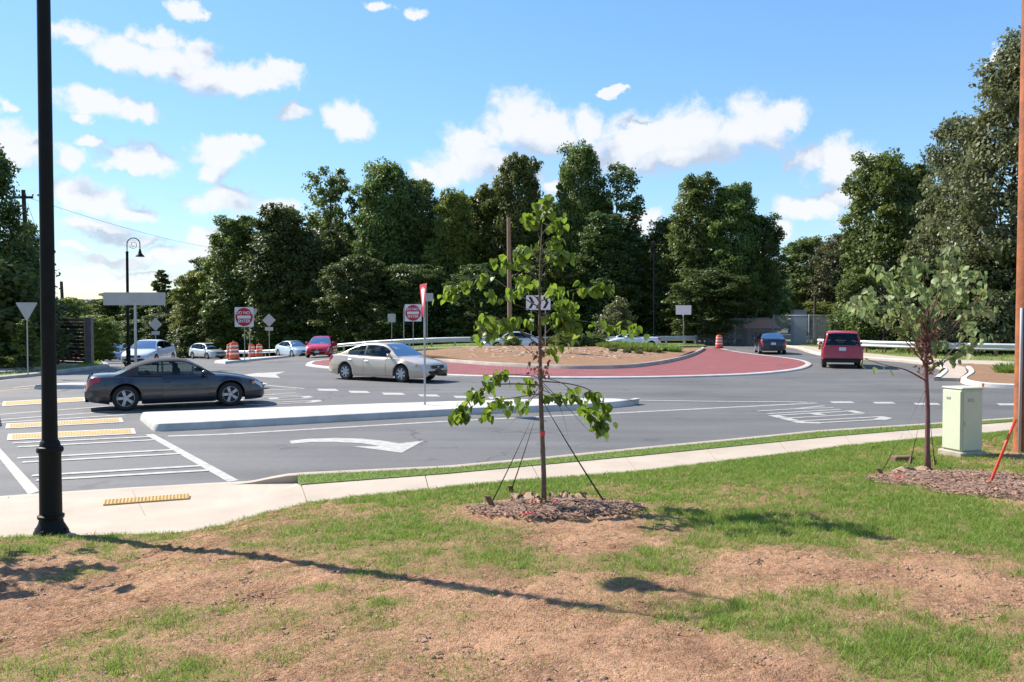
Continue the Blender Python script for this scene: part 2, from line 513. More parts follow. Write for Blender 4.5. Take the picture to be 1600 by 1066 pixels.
# ------------------------------------------------------------------ surface materials
def asphalt_mat():
    m = bpy.data.materials.new('asphalt'); m.use_nodes = True; t = m.node_tree; b = t.nodes['Principled BSDF']
    tcn = N(t, 'ShaderNodeTexCoord'); ge = tcn.outputs['Object']
    def nz(sc, de, vec=None):
        n = N(t, 'ShaderNodeTexNoise'); n.inputs['Scale'].default_value = sc; n.inputs['Detail'].default_value = de
        t.links.new(vec if vec is not None else ge, n.inputs['Vector']); return n.outputs[0]
    big = nz(0.25, 3); streak = nz(1.0, 4, vmath(t, 'MULTIPLY', ge, (0.12, 1.6, 1))); fine = nz(140, 2); mid = nz(9, 5)
    v = math_n(t, 'ADD', math_n(t, 'MULTIPLY', big, 0.35), math_n(t, 'MULTIPLY', streak, 0.3))
    v = math_n(t, 'ADD', v, math_n(t, 'ADD', math_n(t, 'MULTIPLY', mid, 0.15), math_n(t, 'MULTIPLY', fine, 0.2)))
    cr_ = N(t, 'ShaderNodeValToRGB'); t.links.new(v, cr_.inputs[0])
    cr_.color_ramp.elements[0].position = 0.39; cr_.color_ramp.elements[0].color = (0.092, 0.087, 0.081, 1)
    cr_.color_ramp.elements[1].position = 0.61; cr_.color_ramp.elements[1].color = (0.162, 0.153, 0.143, 1)
    vo = N(t, 'ShaderNodeTexVoronoi', feature='DISTANCE_TO_EDGE'); vo.inputs['Scale'].default_value = 0.22
    wob = N(t, 'ShaderNodeTexNoise'); wob.inputs['Scale'].default_value = 1.3; wob.inputs['Detail'].default_value = 5; t.links.new(ge, wob.inputs['Vector'])
    t.links.new(vmath(t, 'ADD', ge, vmath(t, 'MULTIPLY', wob.outputs['Color'], (1.4, 1.4, 0))), vo.inputs['Vector'])
    crk = math_n(t, 'MULTIPLY', math_n(t, 'LESS_THAN', vo.outputs['Distance'], 0.0035), math_n(t, 'GREATER_THAN', nz(0.11, 2), 0.53))
    blot = math_n(t, 'MULTIPLY', math_n(t, 'GREATER_THAN', nz(0.9, 6), 0.66), 0.35)       # old oil spots and patches
    dk = N(t, 'ShaderNodeMix', data_type='RGBA'); t.links.new(math_n(t, 'MAXIMUM', math_n(t, 'MULTIPLY', crk, 0.7), blot), dk.inputs[0]); t.links.new(cr_.outputs[0], dk.inputs[6]); dk.inputs[7].default_value = (0.045, 0.043, 0.042, 1)
    t.links.new(dk.outputs[2], b.inputs['Base Color']); b.inputs['Roughness'].default_value = 0.72; b.inputs['Specular IOR Level'].default_value = 0.4
    bp = N(t, 'ShaderNodeBump'); bp.inputs['Strength'].default_value = 0.5; bp.inputs['Distance'].default_value = 0.006
    t.links.new(fine, bp.inputs['Height']); t.links.new(bp.outputs[0], b.inputs['Normal'])
    MATS['asphalt'] = m


def paver_mat():
    m = bpy.data.materials.new('red_pavers'); m.use_nodes = True; t = m.node_tree; b = t.nodes['Principled BSDF']
    tcn = N(t, 'ShaderNodeTexCoord')
    br = N(t, 'ShaderNodeTexBrick'); br.inputs['Scale'].default_value = 1.0; br.inputs['Brick Width'].default_value = 0.4; br.inputs['Row Height'].default_value = 0.2
    br.inputs['Mortar Size'].default_value = 0.02; br.inputs['Color1'].default_value = (0.31, 0.078, 0.074, 1); br.inputs['Color2'].default_value = (0.22, 0.055, 0.054, 1); br.inputs['Mortar'].default_value = (0.10, 0.045, 0.045, 1)
    t.links.new(tcn.outputs['Object'], br.inputs['Vector'])
    nz = N(t, 'ShaderNodeTexNoise'); nz.inputs['Scale'].default_value = 1.2; nz.inputs['Detail'].default_value = 6; t.links.new(tcn.outputs['Object'], nz.inputs['Vector'])
    hsv = N(t, 'ShaderNodeHueSaturation'); t.links.new(br.outputs[0], hsv.inputs['Color']); t.links.new(math_n(t, 'ADD', math_n(t, 'MULTIPLY', nz.outputs[0], 0.5), 0.75), hsv.inputs['Value'])
    t.links.new(hsv.outputs[0], b.inputs['Base Color']); b.inputs['Roughness'].default_value = 0.85
    bp = N(t, 'ShaderNodeBump'); bp.inputs['Strength'].default_value = 0.6; bp.inputs['Distance'].default_value = 0.01
    t.links.new(math_n(t, 'SUBTRACT', 1.0, br.outputs['Fac']), bp.inputs['Height']); t.links.new(bp.outputs[0], b.inputs['Normal'])
    MATS['red_pavers'] = m


def soil_mat(name, dirt1, dirt2, thatch1, thatch2, bump=0.9):
    """bare clay soil that turns to thatch where the vertex attribute 'grassy' is high"""
    m = bpy.data.materials.new(name); m.use_nodes = True; t = m.node_tree; b = t.nodes['Principled BSDF']
    tcn = N(t, 'ShaderNodeTexCoord'); ge = tcn.outputs['Object']
    def nz(sc, de, ro=0.6):
        n = N(t, 'ShaderNodeTexNoise'); n.inputs['Scale'].default_value = sc; n.inputs['Detail'].default_value = de; n.inputs['Roughness'].default_value = ro
        t.links.new(ge, n.inputs['Vector']); return n.outputs[0]
    big, fine, vf = nz(1.6, 5), nz(22, 6, 0.7), nz(90, 3)
    def mix(c1, c2, f):
        x = N(t, 'ShaderNodeMix', data_type='RGBA'); x.inputs[6].default_value = (*c1, 1); x.inputs[7].default_value = (*c2, 1); t.links.new(f, x.inputs[0]); return x.outputs[2]
    mrr = lambda s, a, c: (lambda q: (t.links.new(s, q.inputs[0]), setattr(q.inputs[1], 'default_value', a), setattr(q.inputs[2], 'default_value', c), q.outputs[0])[3])(N(t, 'ShaderNodeMapRange'))
    f1 = math_n(t, 'ADD', math_n(t, 'MULTIPLY', big, 0.35), math_n(t, 'ADD', math_n(t, 'MULTIPLY', fine, 0.4), math_n(t, 'MULTIPLY', vf, 0.25)))
    dirt = mix(dirt1, dirt2, mrr(f1, 0.42, 0.60)); th = mix(thatch1, thatch2, mrr(fine, 0.3, 0.7))
    ga = N(t, 'ShaderNodeAttribute', attribute_name='grassy')
    gf = math_n(t, 'ADD', ga.outputs['Fac'], math_n(t, 'MULTIPLY', math_n(t, 'SUBTRACT', fine, 0.5), 0.9), clamp=True)
    x = N(t, 'ShaderNodeMix', data_type='RGBA'); t.links.new(gf, x.inputs[0]); t.links.new(dirt, x.inputs[6]); t.links.new(th, x.inputs[7])
    t.links.new(x.outputs[2], b.inputs['Base Color']); b.inputs['Roughness'].default_value = 0.95; b.inputs['Specular IOR Level'].default_value = 0.15
    bp = N(t, 'ShaderNodeBump'); bp.inputs['Strength'].default_value = bump; bp.inputs['Distance'].default_value = 0.045
    t.links.new(math_n(t, 'ADD', fine, math_n(t, 'MULTIPLY', vf, 0.6)), bp.inputs['Height']); t.links.new(bp.outputs[0], b.inputs['Normal'])
    MATS[name] = m


asphalt_mat(); paver_mat()
soil_mat('lawn_soil', (0.58, 0.335, 0.195), (0.215, 0.108, 0.062), (0.15, 0.17, 0.04), (0.31, 0.235, 0.10))
soil_mat('island_soil', (0.35, 0.21, 0.125), (0.25, 0.14, 0.08), (0.2, 0.17, 0.08), (0.22, 0.18, 0.1))
pm('verge_grass', (0.12, 0.16, 0.035), (0.20, 0.19, 0.07), scale=3.0, rough=0.95, bump=0.8, bscale=30)
pm('strip_grass', (0.10, 0.15, 0.03), (0.15, 0.18, 0.045), scale=14.0, rough=0.95, bump=0.8, bscale=60)
pm('woodland_floor', (0.05, 0.05, 0.025), (0.09, 0.07, 0.04), scale=0.6, rough=1.0, bump=0.5, bscale=8)
pm('concrete', (0.475, 0.39, 0.30), (0.385, 0.31, 0.235), scale=1.3, rough=0.85, bump=0.25, bscale=80, detail=8)
pm('concrete_gutter', (0.50, 0.44, 0.36), (0.40, 0.34, 0.28), scale=2.0, rough=0.85, bump=0.3, bscale=60, detail=8)
pm('white_concrete', (0.57, 0.545, 0.50), (0.40, 0.375, 0.34), scale=2.2, rough=0.8, bump=0.25, bscale=40, detail=9)
pm('old_kerb', (0.50, 0.45, 0.38), (0.32, 0.28, 0.23), scale=1.5, rough=0.85, bump=0.3, bscale=40)
pm('road_paint', (0.52, 0.49, 0.43), (0.30, 0.28, 0.245), scale=7.0, rough=0.6, detail=10)
pm('road_paint_yellow', (0.62, 0.36, 0.09), (0.45, 0.27, 0.1), scale=4.0, rough=0.6, detail=9)
pm('tactile_yellow', (0.64, 0.40, 0.12), (0.50, 0.29, 0.085), scale=6.0, rough=0.5, detail=6)

# ------------------------------------------------------------------ ground to the horizon, road
gr = [-900, -500, -300, -200, -140, -100, -75, -55, -40, -30, -22, -15, -9, -4, 0, 4, 8, 14, 22, 30, 40, 55, 75, 100, 140, 200, 300, 500, 900]
gy = [-300, -100, -40, -12, 0, 10, 20, 30, 40, 46, 50, 55, 60, 66, 74, 84, 95, 110, 130, 160, 220, 320, 600, 1200, 2500]
mb = MB(); mb.grid([[(x, y, float(T(x, y)) - 0.12) for x in gr] for y in gy])
tag(mb.build('ground', 'woodland_floor', smooth=True), kind='structure')
road_x = np.linspace(-62, 62, 63); road_y = np.linspace(2, 132, 66)
mb = MB(); mb.grid([[(x, y, float(T(x, y))) for x in road_x] for y in road_y])
road = tag(mb.build('road', 'asphalt', smooth=True), kind='structure')

LIFT = 0.005


def rz_(x, y):
    return T(x, y) + LIFT


def stripe(name, pixels, width, m='road_paint', dz=0.0):
    pts = resample([P(*p) for p in pixels], max(2, 6 * len(pixels)))
    mb = MB(); ribbon(mb, pts, width, lambda x, y: T(x, y) + LIFT + dz)
    return mb.build(name, m, road)


def painted_poly(name, pts, m='road_paint', dz=0.0):
    mb = MB()
    v2 = [Vector((p[0], p[1])) for p in pts]
    r = geometry.delaunay_2d_cdt(v2, [(i, (i + 1) % len(v2)) for i in range(len(v2))], [], 1, 1e-5)
    mb.v = [(v.x, v.y, float(T(v.x, v.y)) + LIFT + dz) for v in r[0]]
    for f in r[2]:
        a, b, c = (r[0][k] for k in f[:3])
        mb.f.append(tuple(f) if (b - a).cross(c - a) > 0 else tuple(f)[::-1])
    return mb.build(name, m, road)


# near lane: edge lines, gore, crossing, arrow, yield dashes
stripe('edge_line', [(262, 682), (350, 679), (520, 669), (710, 658), (957, 646), (1276, 630)], 0.16)
stripe('gore_line', [(998, 626), (1100, 627.5), (1200, 628.3), (1262, 629)], 0.16, dz=0.004)
painted_poly('crosswalk_edge', [P(*p) for p in ((-14, 684), (0, 701), (62, 768), (44, 773), (-22, 690))])
painted_poly('crosswalk_edge', [P(*p) for p in ((227, 679.5), (240, 678.5), (373, 751), (356, 753.5))])
for a, b in (((20, 693), (233, 683)), ((27, 699), (240, 688)), ((27, 716.5), (271, 703.5)), ((35, 723), (281, 709.5)), ((50, 744), (314, 728.5)), ((57, 751), (326, 735.5))):
    stripe('crosswalk_bar', [a, b], 0.15, dz=0.004)
for a, b in (((-40, 651), (170, 635)), ((-40, 659), (190, 642)), ((-40, 663), (196, 648.5)), ((-20, 633), (130, 623.5))):
    stripe('crosswalk_bar', [a, b], 0.15)
c7 = lambda x, y: P(400 + x / 2.667, 600 + y / 2.667)
painted_poly('turn_arrow', [c7(*p) for p in ((140, 238), (215, 230), (330, 226), (440, 229), (530, 238), (597, 249), (700, 237), (607, 288), (400, 261), (515, 260), (440, 248), (330, 242.5), (230, 243), (147, 250))])
for x0, x1, y0, y1 in ((1297, 1334, 627.6, 630.2), (1364, 1398, 628.4, 631), (1428, 1468, 630, 633), (1492, 1527, 630.5, 633.4), (1558, 1590, 630.7, 633.7), (1622, 1660, 631, 634)):
    painted_poly('yield_dash', [P(x0 - 1, y0), P(x1 - 4, y0), P(x1 + 2, y1), P(x0 + 4, y1)])
for x0, x1, y in ((493, 528, 609.4), (542, 577, 612.6), (594, 632, 615.6), (651, 686, 618.2), (706, 742, 620.5), (760, 790, 622)):
    painted_poly('yield_dash', [P(x0 + 2, y - 1.7), P(x1 - 4, y - 1.3), P(x1 + 2, y + 1.8), P(x0 + 6, y + 1.6)])
stripe('edge_line', [(402, 601), (440, 604.5), (476, 607.5)], 0.14)
stripe('edge_line', [(396, 612), (420, 609.6), (462, 608)], 0.16, 'road_paint_yellow')
painted_poly('turn_arrow', [P(*p) for p in ((402, 583), (414, 582.8), (446, 580.9), (431, 585.5), (438, 591), (392, 588.5), (380, 586))])
for q in (((-30, 614), (47, 607)), ((-30, 599), (30, 591)), ((20, 606), (60, 602))):
    stripe('edge_line', q, 0.14, 'road_paint_yellow' if q[0][1] == 614 else 'road_paint')

# the word YIELD laid on the lane for traffic coming from the left (each letter its own painted shape)
LET = {'Y': [((0, 1), (.5, .5)), ((1, 1), (.5, .5)), ((.5, .5), (.5, 0))], 'I': [((.5, 0), (.5, 1))], 'E': [((0, 0), (0, 1)), ((0, 0), (.95, 0)), ((0, .5), (.8, .5)), ((0, 1), (.95, 1))],
       'L': [((0, 0), (0, 1)), ((0, 0), (.95, 0))], 'D': [((0, 0), (0, 1)), ((0, 0), (.6, .0)), ((0, 1), (.6, 1)), ((.6, 0), (1, .14)), ((1, .14), (1, .86)), ((1, .86), (.6, 1))]}


def word(corners):
    A, B, C, D = (Vector((p.x, p.y, 0)) for p in corners)       # bottom left, bottom right, top right, top left as the driver reads it
    def mp(u, v):
        return (A.lerp(B, u)).lerp(D.lerp(C, u), v)
    for i, ch in enumerate('YIELD'):
        u0 = i * 0.2 + 0.02; uw = 0.15
        mb = MB(); k = 0
        for (a, b) in LET[ch]:
            p, q = mp(u0 + uw * a[0], a[1]), mp(u0 + uw * b[0], b[1])
            along = abs(b[1] - a[1]) > 0.3
            # strokes across the lane are laid much wider, as on real elongated lettering
            d = (q - p); d.normalize(); nrm = Vector((-d.y, d.x, 0)); w = 0.11 if along else 0.27
            h = 0.0008 * k; k += 1
            if not along: p, q = p - d * 0.05, q + d * 0.05
            mb.add([(s.x, s.y, float(T(s.x, s.y)) + LIFT + h) for s in (p - nrm * w / 2, q - nrm * w / 2, q + nrm * w / 2, p + nrm * w / 2)], [(0, 1, 2, 3)])
        mb.build('pavement_letter', 'road_paint', road)


word([P(1176, 641), P(1262, 663), P(1396, 656), P(1286, 634)])
word([P(355, 618), P(395, 634.5), P(500, 629), P(462, 613.5)])

# ------------------------------------------------------------------ near side: kerb, sidewalk slabs, grass strip, lawn
SW = 0.12
KERB_PX = [(-420, 806), (-200, 791), (0, 776.5), (60, 772), (200, 763), (370, 753.5), (465, 747.5), (700, 727.5), (850, 714), (1000, 699), (1150, 685), (1270, 673), (1450, 661.5), (1600, 651.5), (1800, 640), (2050, 629)]
EDGE_FAR_PX = [(466, 752), (471, 758), (700, 740.6), (850, 726.5), (1000, 712.5), (1150, 697.5), (1300, 682.5), (1450, 670), (1600, 658), (1800, 645), (2050, 633)]
EDGE_NEAR_PX = [(-420, 856), (-200, 846), (0, 840), (100, 837), (220, 835), (300, 832), (360, 820), (420, 802), (480, 786), (590, 773), (700, 763), (850, 751), (1000, 737), (1150, 719), (1300, 701), (1450, 687), (1600, 673.5), (1800, 658), (2050, 644)]
kerb_at = lambda q: P(q[0], q[1], 0.02 if q[0] <= 370 else (0.06 if q[0] < 470 else 0.14))
kerb = [kerb_at(p) for p in KERB_PX]
edge_far = [P(x, y, SW) for x, y in EDGE_FAR_PX]
edge_near = [P(x, y, SW) for x, y in EDGE_NEAR_PX]
_ex = np.array([p.x for p in edge_near]); _ey = np.array([p.y for p in edge_near])


def y_edge(x):
    return np.interp(x, _ex, _ey)


def lawn_z(x, y):
    d = np.clip(y_edge(x) - y, 0, 40)
    return SW - 0.02 + 0.055 * sstep(0, 0.35, d) + 0.047 * np.minimum(d, 12) + 0.05 * (fbm2(np.asarray(x) * 0.5, np.asarray(y) * 0.5, 2, 3) - 0.5)


def LP(px, py, dz=0.0):
    """point where a sight line meets the lawn"""
    d = ray(px, py); z = 0.3
    for _ in range(40):
        t = (z - CAM_H) / d.z; p = Vector((d.x * t, d.y * t, z))
        z = 0.5 * z + 0.5 * (float(lawn_z(p.x, p.y)) + dz)
    return p


# kerb of the near lane in cast lengths; flush at the ramp
kl = resample(kerb, 140)
kerb_root = tag(empty('kerb', (0, 0, 0)), kind='structure')
def kerb_h(p):
    return 0.02 + 0.125 * float(sstep(-3.9, -3.0, p.x))
for s in range(0, 139, 6):
    seg = kl[s:s + 7]
    seg = [Vector(p) for p in seg]
    if len(seg) < 2: continue
    seg[0] = seg[0].lerp(seg[1], 0.012); seg[-1] = seg[-1].lerp(seg[-2], 0.012)
    inn = offset_line(seg, -0.16); rows = []
    for f, zf in ((0.0, -0.1), (0.02, 0.85), (0.12, 1.0), (0.88, 1.0), (1.0, 0.93), (1.0, -0.1)):
        rows.append([(p.lerp(q, f).x, p.lerp(q, f).y, (kerb_h(p) * zf if zf > 0 else zf)) for p, q in zip(seg, inn)])
    MB().grid(rows).build('kerb_length', 'concrete', kerb_root, smooth=True, ang=40)
# gutter pan
g_out = offset_line(kl, 0.02); 
mb = MB(); mb.grid([[(p.x, p.y, 0.0045) for p in offset_line(kl, -0.02)], [(p.x, p.y, 0.0045) for p in offset_line(kl, 0.14)]]); mb.build('gutter', 'concrete_gutter', kerb_root)


def slab_strip(root, near, far, n, gap, zf, name='slab', m='concrete', sub=3, thick=0.14):
    a, b = resample(near, n * sub + 1), resample(far, n * sub + 1)
    for i in range(n):
        pa, pb = a[i * sub:(i + 1) * sub + 1], b[i * sub:(i + 1) * sub + 1]
        pa = [Vector(p) for p in pa]; pb = [Vector(p) for p in pb]
        la = max((pa[1] - pa[0]).length, 0.01); lb = max((pb[1] - pb[0]).length, 0.01)
        pa[0] = pa[0].lerp(pa[1], min(.4, gap / la)); pb[0] = pb[0].lerp(pb[1], min(.4, gap / lb))
        pa[-1] = pa[-1].lerp(pa[-2], min(.4, gap / la)); pb[-1] = pb[-1].lerp(pb[-2], min(.4, gap / lb))
        za = [zf(p, 0) for p in pa]; zb = [zf(p, 1) for p in pb]
        top_a = [(p.x, p.y, z) for p, z in zip(pa, za)]; top_b = [(p.x, p.y, z) for p, z in zip(pb, zb)]
        bot_a = [(p.x, p.y, z - thick) for p, z in zip(pa, za)]; bot_b = [(p.x, p.y, z - thick) for p, z in zip(pb, zb)]
        mb = MB(); mb.grid([bot_a, top_a, top_b, bot_b])
        for k in (0, -1):
            q = [bot_a[k], top_a[k], top_b[k], bot_b[k]]
            mb.add(q, [(0, 1, 2, 3) if k == 0 else (3, 2, 1, 0)])
        mb.build(name, m, root)


sidewalk = tag(empty('sidewalk', (0, 0, 0)), kind='structure')
pm('joint_shadow', (0.30, 0.25, 0.2), rough=0.9)
en = [p for p, q in zip(edge_near, EDGE_NEAR_PX) if q[0] >= 480]
ef = [p for p, q in zip(edge_far, EDGE_FAR_PX)][1:]
slab_strip(sidewalk, en, ef, 15, 0.006, lambda p, k: SW)
# curb ramp and landing: two rows, sloping down to the road at the crossing
rn = [p for p, q in zip(edge_near, EDGE_NEAR_PX) if q[0] <= 480]
rk = offset_line([kerb_at(q) for q in KERB_PX if q[0] <= 465], -0.17)
JOINT_PX = [(-420, 812), (-200, 806), (0, 803), (100, 812), (146, 816), (220, 808), (340, 796), (400, 779), (470, 757.5)]
rj = [P(x, y, 0.09) for x, y in JOINT_PX]
slab_strip(sidewalk, rn, rj, 2, 0.0025, lambda p, k: SW if k == 0 else 0.095, sub=8)
slab_strip(sidewalk, [Vector(p) for p in rj], rk, 3, 0.0025, lambda p, k: 0.093 if k == 0 else 0.022, sub=6)
# strip of grass between kerb and sidewalk
k2 = offset_line([kerb_at(q) for q in KERB_PX if q[0] >= 465], -0.165)
strip_poly = [(p.x, p.y) for p in k2] + [(p.x, p.y) for p in reversed(edge_far)]
strip = tag(sheet('grass_strip', strip_poly, lambda x, y: SW + 0.012 + 0.0 * x, 'strip_grass', step=0.5, skirt=0.12), kind='structure')

# lawn: a fine sheet with lumps and clods, bare clay and thatch
BLOBS = [(665, 825, 1.0, .95), (560, 835, .5, .5), (805, 875, .5, .9), (740, 775, 1.3, .9), (1000, 765, 1.3, .8), (1250, 735, 2.4, 1.0), (1450, 800, 1.6, 1.0), (1250, 820, 1.5, .85), (1100, 830, .7, .6), (1560, 850, 1.1, .9), (1380, 855, .9, .7),
         (1000, 880, .5, .7), (1090, 905, .35, .4), (1130, 965, .42, .85), (1250, 990, .5, .9), (1350, 1000, .5, .9), (1430, 1010, .45, .8), (1300, 940, .4, .75), (1400, 930, .35, .7), (1180, 1030, .3, .6), (1480, 1040, .4, .6), (1540, 960, .35, .5),
         (275, 965, .28, .7), (345, 958, .2, .5), (195, 1000, .22, .5), (60, 1040, .3, .5), (140, 1050, .3, .4), (290, 1045, .22, .5), (505, 920, .16, .5), (615, 943, .14, .55), (690, 945, .14, .3), (30, 860, .5, .7), (160, 860, .4, .5), (400, 848, .35, .5), (740, 965, .15, .3), (735, 1055, .2, .5), (870, 990, .12, .25), (440, 900, .2, .2)]
BL = [(LP(x, y), r, s) for x, y, r, s in BLOBS]


BARE = [(LP(x, y), r, s) for x, y, r, s in ((850, 805, 1.0, .7), (950, 840, .6, .6), (1190, 880, .45, .7), (1120, 1045, .45, .9), (1500, 905, .8, .55), (1330, 985, .2, .4), (900, 1000, .9, .5), (1450, 745, .9, .6), (1570, 770, .9, .5))]


def grassiness(x, y):
    x = np.asarray(x, float); y = np.asarray(y, float)
    d = np.clip(y_edge(x) - y, 0, 40)
    n = fbm2(x * 1.3, y * 1.3, 4, 11); n2 = fbm2(x * 5, y * 5, 3, 29)
    g = 1.15 * sstep(2.0, 0.15, d + (n - 0.5) * 1.4 + 0.9 * sstep(0.5, -3.0, x))
    for p, r, s in BL:
        g = np.maximum(g, s * np.exp(-(((x - p.x) / (r * 1.25)) ** 2 + ((y - p.y) / r) ** 2)))
    g = g + (n - 0.5) * 1.1 + (n2 - 0.5) * 0.9 + 0.11
    for p, r, s in BARE:
        g = g - s * np.exp(-(((x - p.x) / r) ** 2 + ((y - p.y) / r) ** 2))
    return np.clip(g, 0, 1)


u = np.linspace(0, 1, 420); lx = -16 + 36 * (0.5 + 0.5 * np.sinh((u - 0.45) * 2.6) / np.sinh(1.43))
v = np.linspace(0, 1, 360)
LX, VV = np.meshgrid(lx, v)
ye = y_edge(LX); y0 = -6.0
yy = y0 + (ye - y0) * (1 - (1 - VV) ** 1.15)
gg = grassiness(LX, yy)
zz = lawn_z(LX, yy) + 0.045 * (fbm2(LX * 6, yy * 6, 4, 5) - 0.5) * (1 - 0.4 * gg) + 0.027 * np.clip(fbm2(LX * 20, yy * 20, 2, 8) - 0.50, 0, 1) * 4 * (1 - .6 * gg)
zz[-1] = SW - 0.03
idx = np.arange(LX.size).reshape(LX.shape)
fc = np.stack([idx[:-1, :-1], idx[:-1, 1:], idx[1:, 1:], idx[1:, :-1]], -1)
me = np_mesh('lawn', np.stack([LX, yy, zz], -1), fc, 4, smooth=True)
a_ = me.attributes.new('grassy', 'FLOAT', 'POINT'); a_.data.foreach_set('value', gg.ravel().astype(np.float32))
lawn = tag(mesh_obj('lawn', me, 'lawn_soil'), kind='structure')

# ------------------------------------------------------------------ splitter islands in pale concrete
def island(name, pts, h, inset, m='white_concrete', dzf=None):
    """kerbed island: plan outline, battered sides, slightly rounded top edge"""
    pl = [Vector((p[0], p[1], 0)) for p in pts]
    for _ in range(2):                                     # rounded corners
        q_ = []
        for a, b in zip(pl, pl[1:] + pl[:1]):
            k_ = min(.25, .13 / max((b - a).length, .01)); q_ += [a.lerp(b, k_), a.lerp(b, 1 - k_)]
        pl = q_
    ar = sum(a.x * b.y - b.x * a.y for a, b in zip(pl, pl[1:] + pl[:1]))
    if ar < 0: pl = pl[::-1]
    n = len(pl)
    def ins(d):
        out = []
        for i in range(n):
            a, p, b = pl[i - 1], pl[i], pl[(i + 1) % n]
            t1 = (p - a).normalized(); t2 = (b - p).normalized(); nn = Vector((-(t1 + t2).y, (t1 + t2).x, 0)).normalized()
            c = max(0.8, nn.dot(Vector((-t1.y, t1.x, 0))))
            out.append(p + nn * d / c)
        return out
    mb = MB(); rings = []
    for d, z in ((0, -0.06), (inset * 0.25, h * 0.45), (inset * 0.8, h * 0.93), (inset * 1.2, h)):
        rings.append([(q.x, q.y, float(T(q.x, q.y)) + z) for q in ins(d)])
    for r in rings: mb.v += r
    for k in range(3):
        for i in range(n):
            j = (i + 1) % n; mb.f.append((k * n + i, k * n + j, (k + 1) * n + j, (k + 1) * n + i))
    v2 = [Vector((p[0], p[1])) for p in rings[3]]
    r = geometry.delaunay_2d_cdt(v2, [(i, (i + 1) % n) for i in range(n)], [], 1, 1e-6)
    mb.add([(q.x, q.y, float(T(q.x, q.y)) + h) for q in r[0]], [f if (r[0][f[1]] - r[0][f[0]]).cross(r[0][f[2]] - r[0][f[0]]) > 0 else f[::-1] for f in r[2]])
    return tag(mb.build(name, m, smooth=True, ang=30), kind='structure')


main_pts = [P(x, y) for x, y in ((240, 675), (320, 671), (400, 666.5), (570, 657), (740, 647.5), (850, 643.5), (936, 639.5), (982, 635), (1001, 630.5))] + [P(x, y, .17) for x, y in ((985, 624), (962, 621.5), (900, 621.5), (830, 622.5), (700, 626), (560, 630.5), (400, 636.5), (300, 640), (216, 643))]
island('splitter_island', main_pts, 0.16, 0.07)
# the cut-through of the refuge, then the median goes on out of frame to the left
island('splitter_island', [P(3, 667), P(0, 655), P(-3, 641), P(-60, 645), P(-240, 660), P(-420, 675), P(-420, 706), P(-120, 678)], 0.16, 0.1)
island('splitter_island', [P(x, y) for x, y in ((49, 608.5), (120, 608), (250, 609), (360, 609), (400, 608), (414, 605.5))] + [P(x, y, .15) for x, y in ((405, 601), (380, 599), (300, 597), (190, 597), (110, 597.5), (60, 601))], 0.15, 0.1)
isl3 = [P(x, y) for x, y in ((334, 567.5), (352, 569), (372, 567), (410, 563), (440, 560), (453, 558.5), (455, 556.8))] + [Vector((gx(q, w), w, 0)) for q, w in ((453, 73.5), (440, 75), (415, 73), (392, 69), (364, 60), (344, 52.5))]
island('splitter_island', isl3, 0.15, 0.08)

# ------------------------------------------------------------------ central island: red paver apron, kerbs, planted mound
apron_px = [(478, 570), (484, 573), (520, 577), (600, 583), (700, 588.5), (800, 591.5), (900, 592.5), (1000, 592), (1090, 590), (1170, 587), (1220, 583), (1252, 578.5), (1267, 573), (1268, 569), (1255, 564.5), (1225, 560), (1185, 555.5), (1150, 550.5), (1128, 545.8)]
apron_w = [Vector((p.x, p.y)) for p in (P(x, y) for x, y in apron_px)] + [Vector((16.6, 65.5)), Vector((15.4, 66)), Vector((12, 62.5)), Vector((6, 58.5)), Vector((-2, 56)), Vector((-8, 52.5)), Vector((-11.2, 48))]
out_line = smooth_poly([(p.x, p.y, 0) for p in apron_w], True, 3)
AP = 0.07


def inset_closed(pl, d):
    n = len(pl); out = []
    ar = sum(pl[i].x * pl[(i + 1) % n].y - pl[(i + 1) % n].x * pl[i].y for i in range(n)); s = 1 if ar > 0 else -1
    for i in range(n):
        t = (pl[(i + 1) % n] - pl[i - 1]).normalized(); out.append(pl[i] + Vector((-t.y, t.x, 0)) * d * s)
    return out


def closed_kerb(name, pl, w, h, m, parent=None, base=0.0):
    ins = inset_closed(pl, w); pl = pl + pl[:1]; ins = ins + ins[:1]; rows = []
    for f, z in ((0, -0.05), (0.12, 0.7), (0.3, 1), (0.97, 1.0), (1.0, 0.9), (1.0, -0.05)):
        rows.append([(p.lerp(q, f).x, p.lerp(q, f).y, float(T(p.x, p.y)) + base + (h * z if z > 0 else z)) for p, q in zip(pl, ins)])
    return tag(MB().grid(rows).build(name, m, parent, smooth=True, ang=40), kind=None if parent else 'structure')


closed_kerb('apron_kerb', out_line, 0.32, AP + 0.012, 'white_concrete')
apron_in = inset_closed(out_line, 0.31)
tag(sheet('apron', [(p.x, p.y) for p in apron_in], lambda x, y: T(x, y) + AP + 0.0002 * np.asarray(y), 'red_pavers', step=2.0, skirt=0.1), kind='structure')
soil_px = [(560, 557.5), (640, 560), (700, 562.5), (760, 567), (800, 569), (850, 571), (900, 572.5), (960, 572), (1000, 569.5), (1040, 564), (1070, 557.5), (1090, 550.5)]
soil_w = [P(x, y, 0.2) for x, y in soil_px]
soil_w = [Vector((p.x, p.y, 0)) for p in soil_w] + [Vector((14.6, 62.5, 0)), Vector((13.4, 62.4, 0)), Vector((8, 58.3, 0)), Vector((1, 55.8, 0)), Vector((-5, 53.5, 0)), Vector((-8.6, 50.4, 0))]
soil_line = smooth_poly(soil_w, True, 3)
closed_kerb('island_kerb', soil_line, 0.2, 0.17, 'old_kerb', base=AP)


